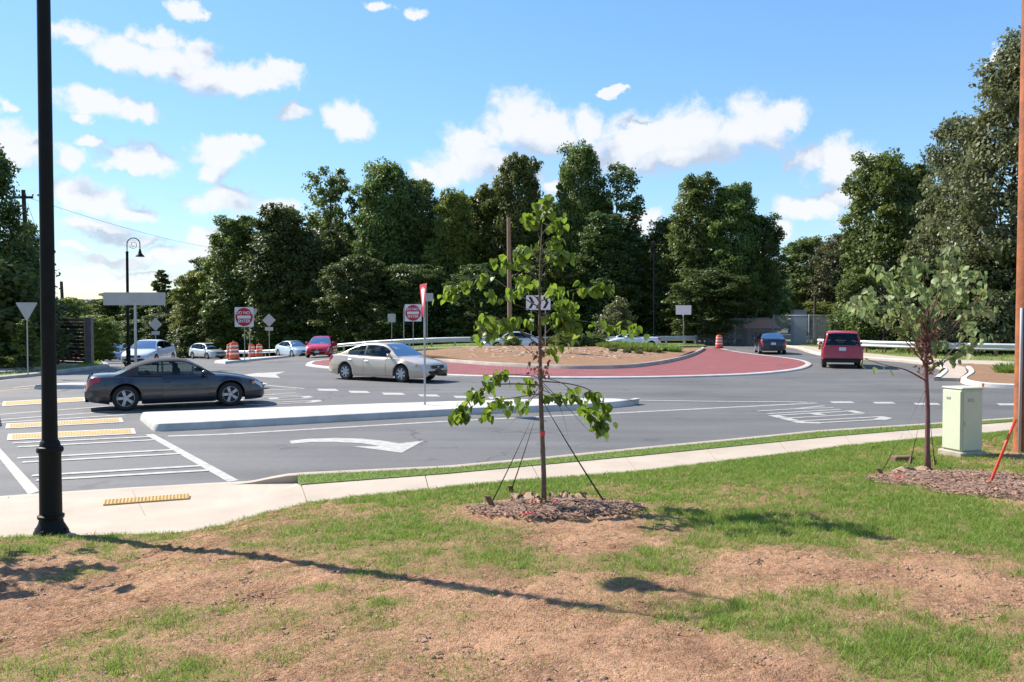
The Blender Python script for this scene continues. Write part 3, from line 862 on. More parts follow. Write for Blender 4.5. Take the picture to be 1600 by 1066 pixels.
def mound(x, y):
    x = np.asarray(x, float); y = np.asarray(y, float)
    g = np.exp(-(((x + 0.2) / 6.6) ** 2 + ((y - 48.5) / 4.6) ** 2)) * 0.56 + np.exp(-(((x - 7.0) / 4.2) ** 2 + ((y - 53) / 4.5) ** 2)) * 0.35
    return T(x, y) + AP + 0.12 + g * 1.0


mound_o = tag(sheet('planted_mound', [(p.x, p.y) for p in inset_closed(soil_line, 0.19)], lambda x, y: mound(x, y) + 0.05 * (fbm2(x * 1.5, y * 1.5, 3, 2) - .5), 'island_soil', step=0.8, skirt=0.1), kind='structure')

# ------------------------------------------------------------------ far verges and paths
def verge(name, pts, m, h=0.12, step=2.5, skirt=0.2):
    return tag(sheet(name, pts, lambda x, y: T(x, y) + h + 0.06 * (fbm2(x * .4, y * .4, 2, 4) - .5), m, step=step, skirt=skirt), kind='structure')


KL = [(-24, 17), (-21, 24), (-19.6, 31.6), (-19.4, 36), (-20.2, 41), (-25, 51), (-34, 68), (-50, 96), (-60, 118)]
def off2(pts, d):
    return [(p.x, p.y) for p in offset_line([Vector((a, b, 0)) for a, b in pts], d)]
def open_kerb(name, pts, w, h, m, side=1):
    l0 = resample(smooth_poly([(a, b, 0) for a, b in pts], False, 5), 60); l1 = offset_line(l0, w * side); rows = []
    for f, z in ((0, -0.05), (0.1, 0.8), (0.3, 1), (1.0, 1.0), (1.0, -0.05)):
        rows.append([(p.lerp(q, f).x, p.lerp(q, f).y, float(T(p.x, p.y)) + (h * z if z > 0 else z)) for p, q in zip(l0, l1)])
    if side < 0: rows = rows[::-1]
    return tag(MB().grid(rows).build(name, m, smooth=True, ang=40), kind='structure')


open_kerb('kerb_left', KL, 0.28, 0.14, 'old_kerb', 1)
verge('verge_left', off2(KL, 0.27) + [(-95, 118), (-95, 17)], 'verge_grass')
swl = slab_strip
left_walk = tag(empty('sidewalk_left', (0, 0, 0)), kind='structure')
A_, B_ = [Vector((a, b, 0)) for a, b in off2(KL[:7], 1.3)], [Vector((a, b, 0)) for a, b in off2(KL[:7], 3.0)]
slab_strip(left_walk, A_, B_, 14, 0.01, lambda p, k: float(T(p.x, p.y)) + 0.165)
# behind the roundabout: verge with guardrail, narrow path
back = [(-14.5, 66), (-9, 63.5), (0, 63.0), (10, 67), (16.5, 70), (17.5, 80), (22, 100), (24, 125), (-55, 125), (-42, 103), (-31, 90), (-21, 79)]
verge('verge_back', back, 'verge_grass', h=0.13)
bw = tag(empty('path_back', (0, 0, 0)), kind='structure')
slab_strip(bw, [Vector((-13, 66.3, 0)), Vector((-8.5, 64.6, 0)), Vector((0, 64.2, 0)), Vector((9, 67.6, 0))], [Vector((-12.6, 67.6, 0)), Vector((-8.3, 65.9, 0)), Vector((0, 65.5, 0)), Vector((9, 68.9, 0))], 10, 0.01, lambda p, k: float(T(p.x, p.y)) + 0.19)
# right-hand side
path_px = [(1222, 541.5), (1245, 545.5), (1262, 551), (1290, 557), (1350, 562), (1407, 566), (1450, 571), (1468, 578), (1471, 585), (1459, 595), (1499, 596), (1511, 586), (1508, 578), (1490, 572.5), (1520, 572), (1620, 577), (1800, 588)]
path_top = [(1800, 574), (1600, 566.5), (1563, 564), (1478, 562), (1407, 557), (1350, 551.5), (1282, 543), (1248, 539.5)]
pth = [P(x, y) for x, y in path_px] + [P(x, y, .12) for x, y in path_top]
tag(sheet('path_right', [(p.x, p.y) for p in pth], lambda x, y: T(x, y) + 0.12, 'concrete', step=1.5, skirt=0.2), kind='structure')
srp = [P(x, y) for x, y in ((1500, 597.5), (1535, 605), (1620, 609), (1800, 617), (1800, 589.5), (1620, 578), (1520, 573), (1493, 573.5), (1510, 578.5), (1513, 586))]
tag(sheet('soil_bed', [(p.x, p.y) for p in srp], lambda x, y: T(x, y) + 0.10 + 0.05 * fbm2(x, y, 3, 1), 'island_soil', step=0.8, skirt=0.2), kind='structure')
def px_kerb(name, pix, w=0.22, h=0.155, m='white_concrete', side=1):
    return open_kerb(name, [(p.x, p.y) for p in (P(x, y) for x, y in pix)], w, h, m, side)
px_kerb('kerb_right', path_px[:10], side=-1) if False else px_kerb('kerb_right', path_px[:10], side=1)
px_kerb('kerb_bed', [(1508, 577), (1513, 586), (1500, 597.5), (1535, 605), (1620, 609), (1800, 617)], side=1)
vr = [(p.x, p.y) for p in (P(x, y, .12) for x, y in path_top)]
verge('verge_right', [(a, b + 0.02) for a, b in vr] + [(25.5, 80), (32, 110), (95, 110), (95, 30)], 'verge_grass', h=0.10)
# ------------------------------------------------------------------ background trees
leaf_mat('leaf_dark', (0.068, 0.10, 0.026), (0.135, 0.178, 0.046), 0.46)
leaf_mat('leaf_mid', (0.098, 0.14, 0.032), (0.185, 0.232, 0.055), 0.48)
leaf_mat('leaf_bright', (0.15, 0.195, 0.035), (0.26, 0.31, 0.06), 0.5)
leaf_mat('leaf_olive', (0.11, 0.125, 0.05), (0.195, 0.205, 0.085), 0.40)
pm('bark', (0.11, 0.085, 0.065), (0.06, 0.048, 0.038), scale=6, rough=0.95, bump=0.8, bscale=20)
pm('bark_pale', (0.22, 0.18, 0.15), (0.13, 0.10, 0.085), scale=6, rough=0.95, bump=0.8, bscale=20)


def leaf_quads(c, nrm, size, rng):
    """rhombic leaves: centres, normals, sizes -> verts (n,4,3)"""
    n = len(c)
    r = rng.normal(size=(n, 3)); t = np.cross(nrm, r); t /= np.linalg.norm(t, axis=1, keepdims=True) + 1e-9
    b = np.cross(nrm, t)
    s = size[:, None]
    return np.stack([c - t * s, c - b * s * 0.62 + t * s * 0.1, c + t * s, c + b * s * 0.62 + t * s * 0.1], 1)


def crown_tree(seed, H=18.0, R=4.2, base=0.12, lobes=46, per=320, leaf=0.21, shape='tall', lobe_r=1.0, airy=1.0, limbs=16):
    """one tree: trunk with limbs, and leaves gathered in clumps at the limb ends"""
    rng = np.random.default_rng(seed)
    def prof(t):
        u_ = np.clip((t - base) / (1 - base), 0, 1)
        if shape == 'tall': return R * (np.where(u_ < .38, .70 + .30 * np.clip(u_ / .38, 0, 1) ** .8, np.sqrt(np.clip(1 - ((u_ - .38) / .66) ** 2, 0, 1))))
        if shape == 'round': return R * np.sqrt(np.clip(1 - (2 * u_ - 0.9) ** 2 / 1.25, 0.02, 1))
        if shape == 'cone': return R * (1 - u_) ** 0.85 * 1.05 + 0.15
        return R * np.minimum(1, u_ / 0.45 + 0.3) * np.clip(1 - u_, 0, 1) ** 0.42 * 1.1
    lean = rng.normal(size=2) * 0.5
    tb = MB(); tp = [(lean[0] * k * k, lean[1] * k * k, H * k) for k in np.linspace(-0.01, 0.93, 9)]
    r0 = H * 0.014
    tb.tube(tp, [r0 * (1.35 if i == 0 else 1) * (1 - 0.88 * k) for i, k in enumerate(np.linspace(0, 1, 9))], 7)
    cs, ts = [], []
    for i in range(lobes):
        t = base + (1 - base) * (i + rng.random()) / lobes * 0.97
        ph = i * 2.39996 + rng.normal() * 0.5; rr = prof(t) * np.sqrt(rng.uniform(0.22, .92)) * rng.uniform(.82, 1.05)
        c = np.array([lean[0] * t * t + rr * math.cos(ph), lean[1] * t * t + rr * math.sin(ph), H * t])
        cs.append(c)
        if i % max(1, lobes // limbs) == 0 and rr > 0.5:
            h0 = max(base * 0.4, t - 0.13 - 0.03 * rr / R) * H
            a = np.array([lean[0] * (h0 / H) ** 2, lean[1] * (h0 / H) ** 2, h0]); mid = a * 0.45 + c * 0.55 + np.array([0, 0, -0.35])
            rb = r0 * 0.42 * (1 - 0.75 * h0 / H)
            tb.tube([a, mid, c], [rb, rb * 0.7, rb * 0.25], 5)
    V, tint = [], []
    for c in cs:
        k = int(per * rng.uniform(0.6, 1.25)); lr = lobe_r * rng.uniform(0.7, 1.3) * R / 4.2
        nsub = 7; sub = rng.normal(size=(nsub, 3)); sub /= np.linalg.norm(sub, axis=1, keepdims=True); sub *= rng.uniform(.35, 1.0, (nsub, 1)) * lr * np.array([1.15, 1.15, .75])
        w = rng.integers(0, nsub, k); d = rng.normal(size=(k, 3)); d /= np.linalg.norm(d, axis=1, keepdims=True)
        p = c + sub[w] + d * (rng.random((k, 1)) ** 0.5) * lr * 0.55 * np.array([1.1, 1.1, .7]) * airy
        nrm = d * 0.55 + np.array([0, 0, 0.7]) + rng.normal(size=(k, 3)) * 0.55; nrm /= np.linalg.norm(nrm, axis=1, keepdims=True)
        V.append(leaf_quads(p, nrm, leaf * rng.uniform(.65, 1.3, k), rng)); tint.append(np.clip(rng.normal(0.5 + rng.normal() * 0.2, 0.2, k), 0, 1))
    if shape in ('tall', 'round', 'dome') and airy < 1.18:               # leaves filling the body of the crown between the clumps
        k = int(lobes * per * .38); tt = base + (1 - base) * rng.random(k) * .97; ph = rng.uniform(0, 6.28, k); rr = prof(tt) * np.sqrt(rng.uniform(.1, .95, k)) * (.86 + .2 * np.sin(ph * 3 + tt * 21) * np.sin(tt * 33 + ph))
        p = np.stack([lean[0] * tt * tt + rr * np.cos(ph), lean[1] * tt * tt + rr * np.sin(ph), H * tt], -1)
        nrm = np.stack([np.cos(ph), np.sin(ph), .8 + 0 * ph], -1) + rng.normal(size=(k, 3)) * .6; nrm /= np.linalg.norm(nrm, axis=1, keepdims=True)
        V.append(leaf_quads(p, nrm, leaf * rng.uniform(.7, 1.3, k), rng)); tint.append(np.clip(rng.normal(.4, .2, k), 0, 1))
    V = np.concatenate(V); tint = np.concatenate(tint); n = len(V)
    cme = np_mesh('crown', V.reshape(-1, 3), np.arange(n * 4).reshape(n, 4), 4, tint)
    return tb.mesh('trunk', True), cme, H, R


VAR = {}
for k in range(4): VAR['tall%d' % k] = crown_tree(100 + k, H=18, R=4.0 + 0.3 * k, base=0.07, lobes=110, per=300, leaf=0.165, shape='tall', lobe_r=0.90)
for k in range(2): VAR['round%d' % k] = crown_tree(200 + k, H=14, R=4.6, base=0.10, lobes=95, per=290, leaf=0.165, shape='round', lobe_r=0.9)
for k in range(2): VAR['airy%d' % k] = crown_tree(300 + k, H=18, R=3.8, base=0.22, lobes=60, per=190, leaf=0.17, shape='tall', airy=1.2, lobe_r=0.9, limbs=34)
VAR['fine0'] = crown_tree(400, H=18, R=5.0, base=0.06, lobes=78, per=330, leaf=0.15, shape='dome', lobe_r=1.0, airy=1.15, limbs=26)
VAR['fine1'] = crown_tree(401, H=18, R=4.6, base=0.05, lobes=74, per=330, leaf=0.15, shape='tall', lobe_r=0.95, airy=1.15, limbs=26)
VAR['cone0'] = crown_tree(500, H=14, R=2.6, base=0.15, lobes=42, per=150, leaf=0.2, shape='cone', lobe_r=0.8, limbs=30)
VAR['bush0'] = crown_tree(600, H=4.2, R=2.2, base=0.08, lobes=20, per=210, leaf=0.14, shape='round', lobe_r=1.5, limbs=10)
VAR['bush1'] = crown_tree(601, H=4.2, R=2.3, base=0.08, lobes=22, per=210, leaf=0.13, shape='dome', lobe_r=1.5, limbs=10)
_cm = {}


def crown_mesh(var, m):
    if (var, m) not in _cm:
        me = VAR[var][1].copy(); me.materials.clear(); me.materials.append(MATS[m]); _cm[(var, m)] = me
        tm = VAR[var][0]
        if not tm.materials: tm.materials.append(MATS['bark'])
    return _cm[(var, m)]


def plant(name, var, m, x, y, H, R, label, cat='tree', group=None, rz=None, z=None):
    h0, r0 = VAR[var][2], VAR[var][3]
    z = float(T(x, y)) - 0.05 if z is None else z
    e = empty(name, (x, y, z), random.uniform(0, 6.28) if rz is None else rz, label, cat, group)
    e.scale = (R / r0, R / r0, H / h0)
    me = crown_mesh(var, m)
    mesh_obj('trunk', VAR[var][0], None, e); mesh_obj('crown', me, None, e)
    return e


def ptree(name, var, m, px, top, hw, depth, label, group=None):
    """tree whose trunk stands at photo column px and given depth, reaching up to photo row top"""
    x = gx(px, depth); zt = at(px, top, depth).z; zb = float(T(x, depth))
    return plant(name, var, m, x, depth, (zt - zb) * 1.0, hw * HWK * depth / FPX, label, group=group)


HWK = 1.06
LANDMARKS = [(97, 'the distant short utility pole'), (200, 'the far street lamp'), (243, 'the diamond sign behind the white sedan'), (324, 'the silver SUV'), (383, 'the left DO NOT ENTER sign'), (457, 'the pale blue sedan'), (503, 'the red hatchback'), (590, 'the gold sedan'), (650, 'the second DO NOT ENTER sign'), (720, 'the left end of the stones'), (797, 'the brown utility pole'), (850, 'the near sapling'), (925, 'the island shrubs'),
             (985, 'the white open-top car'), (1022, 'the thin lamp pole'), (1069, 'the blank white sign'), (1116, 'the lone barrel'), (1203, 'the dark blue sedan'), (1248, 'the grey box'), (1313, 'the red SUV'), (1383, 'the right street lamp'), (1450, 'the right sapling'), (1520, 'the green cabinet'), (1592, 'the right edge pole')]
_used = set()


def landmark(px, key):
    p0, nm = min(LANDMARKS, key=lambda l: abs(l[0] - px)); d = px - p0
    order = ['straight behind ', 'a little right of ', 'well right of '] if abs(d) < 9 and d >= 0 else (['straight behind ', 'a little left of ', 'well left of '] if abs(d) < 9 else (['a little right of ', 'well right of ', 'farther right of '] if d > 0 else ['a little left of ', 'well left of ', 'farther left of ']))
    for w in order:
        if (key, w + nm) not in _used: break
    _used.add((key, w + nm)); return w + nm


G1 = 'trees of the wood behind the roundabout'
for a in [
    ('tall0', 'leaf_mid', 372, 338, 52, 96, 'leftmost tall tree of the wood, its rounded top apart from the rest'),
    ('round0', 'leaf_bright', 308, 425, 42, 100, 'yellowish green lower tree at the left end of the wood'),
    ('cone0', 'leaf_dark', 258, 420, 30, 118, 'small pointed dark tree at the left end behind the yellowish tree'),
    ('tall1', 'leaf_dark', 442, 322, 58, 92, 'dark bushy tree in the wood above the diamond sign back'),
    ('airy0', 'leaf_mid', 516, 258, 50, 97, 'airy tall tree whose thin top lets the sky through'),
    ('round1', 'leaf_dark', 505, 355, 60, 90, 'dark mid-height tree below the airy treetop, above the red hatchback'),
    ('tall2', 'leaf_mid', 605, 250, 56, 92, 'tall tree of the wood with a twin top above the gold sedan'),
    ('tall3', 'leaf_mid', 655, 275, 48, 95, 'tall tree right of the twin-topped tree, above the yield sign'),
    ('tall1', 'leaf_bright', 712, 298, 42, 90, 'lighter green tree of the wood just left of the brown utility pole'),
    ('tall0', 'leaf_mid', 758, 290, 44, 93, 'tree of the wood directly behind the brown utility pole'),
    ('tall3', 'leaf_mid', 803, 240, 48, 91, 'tall dome-topped tree behind the near sapling, left of the tallest one'),
    ('tall2', 'leaf_mid', 910, 222, 46, 89, 'tallest tree of the wood, right of the near sapling top'),
    ('airy1', 'leaf_dark', 962, 256, 50, 87, 'dark narrow tree right beside the tallest tree of the wood'),
    ('tall0', 'leaf_dark', 950, 330, 52, 84, 'dark dense tree in front of the narrow one, left of the gap of sky'),
    ('tall1', 'leaf_mid', 1085, 274, 52, 82, 'tall left half of the broad tree pair right of the sky gap'),
    ('tall3', 'leaf_mid', 1138, 284, 52, 80, 'tall right half of the broad tree pair above the orange barrel'),
    ('tall2', 'leaf_dark', 1178, 335, 44, 82, 'dark right shoulder of the broad tree pair, above the blue sedan'),
    ('tall2', 'leaf_dark', 1040, 340, 44, 84, 'dark tree filling the left side of the broad pair by the lamp pole'),
    ('round0', 'leaf_dark', 560, 400, 60, 84, 'low dark tree of the wood straight above the gold sedan roof'),
    ('round1', 'leaf_dark', 655, 410, 55, 84, 'low dark tree of the wood behind the red DO NOT ENTER sign'),
    ('round0', 'leaf_mid', 850, 390, 60, 84, 'low tree of the wood behind the chevron sign'),
    ('round1', 'leaf_dark', 745, 410, 55, 83, 'low dark tree between the yield sign and the utility pole'),
    ('round0', 'leaf_dark', 1105, 420, 66, 77, 'low dark spreading tree behind the blank white sign'),
    ('round1', 'leaf_mid', 430, 440, 50, 90, 'low tree of the wood behind the pale blue sedan'),
    ('round1', 'leaf_mid', 350, 455, 45, 97, 'low tree of the wood behind the silver SUV'),
]:
    ptree('woodland_tree', *a, group=G1)
for i in range(26):                       # deeper rows of the wood, seen between the front trees
    px = 345 + i * 34 + random.uniform(-8, 8); top = float(np.interp(px, [345, 450, 600, 700, 800, 920, 1000, 1020, 1100, 1200], [400, 350, 310, 330, 320, 300, 370, 400, 340, 420])) + random.uniform(-10, 25)
    ptree('woodland_tree', ['tall0', 'round0', 'tall2', 'round1'][i % 4], ['leaf_dark', 'leaf_mid'][i % 2], px, top, 46, random.uniform(100, 112), 'tree deeper in the wood, rising ' + landmark(px, 'd'), 'trees deeper in the wood')
G2 = 'trees right of the roundabout'
for a in [
    ('round0', 'leaf_mid', 1262, 372, 50, 118, 'rounded tree in the distance behind the chain link fence'),
    ('round1', 'leaf_olive', 1312, 362, 52, 112, 'olive tree behind the red SUV, left of the tall right-hand trees'),
    ('tall2', 'leaf_mid', 1385, 236, 62, 70, 'tall pointed tree in front of the right-hand trees, above the black lamp pole'),
    ('tall0', 'leaf_mid', 1432, 258, 46, 72, 'second tall tree just right of the pointed right-hand tree'),
    ('fine1', 'leaf_olive', 1492, 178, 66, 62, 'olive tall tree left of the largest right-hand tree'),
    ('fine0', 'leaf_olive', 1578, 62, 105, 56, 'largest olive tree, cut off by the right edge'),
    ('fine1', 'leaf_olive', 1690, 40, 100, 54, 'olive tall tree beyond the right edge pole'),
    ('round1', 'leaf_mid', 1345, 425, 40, 66, 'pale low leafy tree right above the red SUV'),
    ('round0', 'leaf_dark', 1520, 390, 66, 57, 'dark low tree behind the right guardrail'),
    ('round1', 'leaf_dark', 1610, 360, 80, 55, 'dark low tree behind the pole at the right edge'),
    ('round0', 'leaf_dark', 1440, 410, 56, 62, 'dark low tree behind the right sapling'),
    ('round1', 'leaf_bright', 1285, 470, 34, 96, 'yellow green bush-like tree behind the fence by the thin post'),
]:
    ptree('roadside_tree', *a, group=G2)
G3 = 'trees at the left edge'
for a in [
    ('fine0', 'leaf_dark', -20, 218, 95, 42, 'large dark tree cut off by the left edge'),
    ('tall1', 'leaf_dark', 48, 345, 27, 46, 'dark narrow tree behind the black lamp post at left'),
    ('round0', 'leaf_dark', 5, 385, 68, 43, 'dark low tree filling the shade at the left edge'),
    ('fine1', 'leaf_dark', -140, 230, 110, 44, 'large dark tree beyond the left edge'),
    ('round1', 'leaf_bright', 155, 490, 32, 58, 'light green young tree right of the dark plank wall'),
    ('round0', 'leaf_bright', 110, 465, 34, 75, 'yellow green tree behind the dark plank wall'),
]:
    ptree('edge_tree', *a, group=G3)
for i, (px, top, hw, d) in enumerate([(95, 470, 60, 230), (150, 466, 50, 215), (195, 458, 50, 200), (232, 462, 40, 190), (275, 452, 45, 180), (320, 455, 45, 150), (130, 474, 50, 250), (60, 468, 60, 220), (1235, 420, 46, 150), (1190, 430, 50, 150), (1000, 400, 60, 140), (1020, 390, 50, 130), (1290, 410, 50, 150), (175, 500, 34, 120), (215, 498, 34, 112), (255, 490, 36, 110), (300, 490, 36, 112)]):
    ptree('distant_tree', ['round0', 'round1', 'tall0'][i % 3], ['leaf_mid', 'leaf_dark'][i % 2], px, top, hw, d, 'far rounded tree '+ landmark(px, 's'), 'distant trees on the skyline')
for i in range(22):
    px = 300 + i * 42 + random.uniform(-8, 8); d = random.uniform(81, 87) + (6 if px < 560 else 0) + (6 if px < 420 else 0)
    x = gx(px, d)
    plant('understory_shrub', 'bush%d' % (i % 2), 'leaf_dark', x, d, random.uniform(2.8, 4.6), random.uniform(2.4, 3.4), 'undergrowth shrub '+ landmark(px, 'u'), 'shrub', 'undergrowth along the wood')  # uniformly dark leaf colour stands in for the shade under the wood
for i in range(12):
    px = 1330 + i * 27; d = random.uniform(52, 56) + (8 if px < 1420 else 0)
    plant('roadside_shrub', 'bush%d' % (i % 2), ['leaf_dark', 'leaf_mid', 'leaf_olive'][i % 3], gx(px, d), d, random.uniform(2.6, 4.2), random.uniform(1.6, 2.3), 'leafy shrub behind the right guardrail ' + landmark(px, 'r'), 'shrub', 'shrubs behind the right guardrail')
for px, d, h, r, lab in ((-20, 38, 4.5, 3, 'dark shrub at the left edge under the big tree'), (30, 40, 4, 2.6, 'dark shrub behind the yield sign back'), (60, 52, 4.6, 2.6, 'dark shrub behind the plank wall')):
    plant('edge_shrub', 'bush1', 'leaf_dark', gx(px, d), d, h, r, lab, 'shrub', 'shrubs at the left edge')
plant('young_tree', 'cone0', 'leaf_bright', gx(42, 35.5), 35.5, 2.4, 0.85, 'small light green young tree beside the yield sign back', 'tree')
plant('pale_shrub', 'bush0', 'leaf_olive', gx(768, 71), 71, 2.6, 1.3, 'grey green rounded shrub left of the utility pole behind the guardrail', 'shrub')
plant('pale_shrub', 'bush1', 'leaf_olive', gx(957, 72.5), 72.5, 3.8, 1.9, 'grey green spreading shrub behind the white convertible', 'shrub')

# ------------------------------------------------------------------ plants and stones on the mound
G4 = 'planting on the central island'
for px, d, h, r, m, lab in ((885, 51, .9, .8, 'leaf_bright', 'light green shrub on the mound just right of the near sapling'), (905, 52.5, .9, 1.0, 'leaf_dark', 'dark green shrub in the middle of the mound'), (870, 52.8, .8, .7, 'leaf_dark', 'dark shrub behind the light green one on the mound'), (930, 53, .8, .9, 'leaf_mid', 'shrub on the mound left of the long low planting'), (800, 50.5, .7, .7, 'leaf_bright', 'light green low shrub on the mound left of the near sapling'), (855, 50, .6, .5, 'leaf_mid', 'small shrub on the mound behind the near sapling trunk')):
    x = gx(px, d); plant('mound_shrub', 'bush0', m, x, d, h, r, lab, 'shrub', G4, z=float(mound(x, d)) - .05)
def tuft(seed, n, R, H, wid):
    """spray of narrow leaves rising from a common root"""
    r = np.random.default_rng(seed); a = r.uniform(0, 6.28, n); k = np.sqrt(r.random(n)); bx_ = R * .75 * k * np.cos(a); by_ = R * .75 * k * np.sin(a); h = H * r.uniform(.55, 1.1, n) * (1 - .35 * k * k); l = R * .35 * r.uniform(.2, 1, n); b = a + r.normal(0, .8, n)
    p = np.stack([bx_, by_, 0 * bx_ - .02], -1); tip = p + np.stack([np.cos(b) * l, np.sin(b) * l, h], -1); t = r.uniform(0, 6.28, n); w = np.stack([np.cos(t), np.sin(t), 0 * t], -1) * wid / 2; m = p * .45 + tip * .55 + np.array([0, 0, .03])
    V = np.stack([p - w, p + w, m + w, m - w, tip], 1); base = np.arange(n)[:, None] * 5
    tri = np.concatenate([base + np.array([[0, 1, 2]]), base + np.array([[0, 2, 3]]), base + np.array([[3, 2, 4]])], 1).reshape(-1, 3)
    return np_mesh('leaves', V.reshape(-1, 3), tri, 3, np.repeat(np.clip(r.normal(.6, .25, n), 0, 1), 3))


leaf_mat('mat_leaf', (0.13, 0.19, 0.035), (0.25, 0.32, 0.07), 0.4)
TUFT = [tuft(k, 420, .8, .42, .05) for k in range(3)]; DRY = tuft(9, 160, .3, .34, .03)
for me in TUFT: me.materials.append(MATS['mat_leaf'])
DRY.materials.append(MATS['leaf_olive'])


def mat_plant(name, me, px, d, s, label, group):
    x = gx(px, d); o = mesh_obj(name, me); o.location = (x, d, float(mound(x, d))); o.scale = (s, s, s); o.rotation_euler = (0, 0, random.uniform(0, 6.28)); return tag(o, label, 'plant', group)


for i, (px, d) in enumerate(((960, 50), (985, 49.2), (1010, 49.5), (1030, 50.3), (1000, 51.5), (1050, 50.2), (970, 51.8), (1025, 52), (1042, 51.2), (948, 51), (1018, 48.7), (990, 50.4))):
    mat_plant('groundcover_plant', TUFT[i % 3], px, d, random.uniform(.9, 1.25), 'low bright green plant in the mat on the right of the mound', 'low plants on the right of the mound')
for px, d, lab in ((958, 47.6, 'tan grass clump at the left end of the low plants'), (980, 47.2, 'tan grass clump in front of the low plants'), (998, 47.0, 'small tan clump right of the first two on the mound')):
    mat_plant('grass_clump', DRY, px, d, 1.0, lab, 'grass clumps on the mound')
o_ = mat_plant('bed_grass', TUFT[1], 1588, 34, 1.2, 'green grass clump in the soil bed at the right edge', None); o_.location.z = .13

rng = np.random.default_rng(5)
pm('fieldstone', (0.40, 0.275, 0.185), (0.27, 0.175, 0.115), scale=3, rough=0.9, bump=0.4, bscale=12)
cube = np.array([[-1, -1, 0], [1, -1, 0], [1, 1, 0], [-1, 1, 0], [-.75, -.7, 1], [.7, -.75, 1], [.75, .7, 1], [-.7, .75, 1]], float)
cf = np.array([[4, 5, 6, 7], [0, 1, 5, 4], [1, 2, 6, 5], [2, 3, 7, 6], [3, 0, 4, 7]])
V, F = [], []
n = 0
while n < 560:
    px = rng.uniform(735, 1035); py = rng.uniform(543, 567)
    lo = np.interp(px, [735, 800, 900, 1035], [545, 541, 544, 560]); hi = np.interp(px, [735, 800, 900, 1035], [552, 561, 566, 568])
    if not (lo < py < hi): continue
    y = float(np.interp((py - lo) / (hi - lo), [0, 1], [48.8, 43.4])); x = gx(px, y)
    s = rng.uniform(.05, .15); a = rng.uniform(0, 6.28); k = cube * np.array([s * rng.uniform(.8, 1.7), s, s * rng.uniform(.25, .55)]) + rng.normal(size=(8, 3)) * s * .14
    R_ = np.array([[math.cos(a), -math.sin(a), 0], [math.sin(a), math.cos(a), 0], [0, 0, 1]])
    k = k @ R_.T + np.array([x, y, float(mound(x, y)) - .04])
    V.append(k); F.append(cf + 8 * n); n += 1
tag(mesh_obj('riprap_stones', np_mesh('riprap_stones', np.concatenate(V), np.concatenate(F), 4), 'fieldstone'), 'tan fieldstones laid over the front slope of the mound', 'stones', kind='stuff')

# ------------------------------------------------------------------ grass
leaf_mat('grass_blade', (0.14, 0.22, 0.028), (0.32, 0.40, 0.075), 0.5, 0.5)
leaf_mat('dry_blade', (0.26, 0.165, 0.08), (0.42, 0.30, 0.16), 0.3, 0.7)


def blades(name, x, y, z, hgt, wid, m, rng, lean=0.55, label='', parent=None):
    n = len(x); a = rng.uniform(0, 2 * math.pi, n); b = rng.uniform(0, 2 * math.pi, n); l = rng.uniform(.15, lean * 1.6, n) * hgt
    dx, dy = np.cos(a) * wid / 2, np.sin(a) * wid / 2
    p = np.stack([x, y, z - 0.004], -1); w = np.stack([dx, dy, 0 * dx], -1)
    tip = p + np.stack([np.cos(b) * l, np.sin(b) * l, hgt], -1); mid = p * .5 + tip * .5 + np.stack([0 * x, 0 * x, hgt * .16], -1)
    V = np.stack([p - w, p + w, mid + w * .75, mid - w * .75, tip], 1)
    base = np.arange(n)[:, None] * 5
    tri = np.concatenate([base + np.array([[0, 1, 2]]), base + np.array([[0, 2, 3]]), base + np.array([[3, 2, 4]])], 1).reshape(-1, 3)
    t = np.repeat(np.clip(rng.normal(.5, .28, n), 0, 1), 3)
    return mesh_obj(name, np_mesh(name, V.reshape(-1, 3), tri, 3, t), m, parent)


def visible(x, y, z, mrg=480):
    X, Y, Z = x, y, z - CAM_H
    c, s = math.cos(PITCH), math.sin(PITCH)
    zc = Y * c - Z * s; yc = Y * s + Z * c
    px = 800 + FPX * X / np.maximum(zc, .1); py = 533 - FPX * yc / np.maximum(zc, .1)
    return (zc > .5) & (px > -mrg) & (px < 1600 + mrg) & (py < 1066 + mrg)


def lawn_scatter(n, rng, power=1.0):
    x = rng.uniform(-10, 16, n); y = rng.uniform(2.2, 18.5, n)
    ok = (y < y_edge(x) - 0.02); x, y = x[ok], y[ok]
    z = lawn_z(x, y); k = visible(x, y, z); return x[k], y[k], z[k]


rng = np.random.default_rng(21)
x, y, z = lawn_scatter(3700000, rng)
g = grassiness(x, y); far_f = np.clip(5.5 / np.maximum(y, 1), .2, 1.0)
clump = fbm2(x * 11, y * 11, 2, 40)
keep = rng.random(len(x)) < (0.035 + np.clip(g, 0, 1) ** 1.25) * np.clip((clump - .25) * 3, 0.03, 1) * (0.45 + 0.55 * far_f)
x, y, z, g = x[keep], y[keep], z[keep], g[keep]
hh = rng.uniform(.022, .055, len(x)) * (0.65 + .6 * g); ww = np.maximum(.004, y * 0.0006) * rng.uniform(.8, 1.3, len(x))
tag(blades('lawn_grass', x, y, z, hh, ww, 'grass_blade', rng, 0.9), 'patchy short green grass growing on the foreground lawn', 'grass', kind='stuff')
print('lawn blades', len(x))
x, y, z = lawn_scatter(900000, rng)
g = grassiness(x, y)
keep = rng.random(len(x)) < 0.2 + 0.5 * g * (fbm2(x * 3, y * 3, 3, 60) > .45) + .25 * (fbm2(x * 2.2, y * 2.2, 3, 61) > .56)
x, y, z = x[keep], y[keep], z[keep]
tag(blades('dry_grass', x, y, z, rng.uniform(.006, .028, len(x)), np.maximum(.004, y * .0006), 'dry_blade', rng, 2.6), 'straw coloured dead grass lying on the clay', 'grass', kind='stuff')
leaf_mat('dead_blade', (0.15, 0.095, 0.055), (0.27, 0.18, 0.10), 0.2, 0.8)
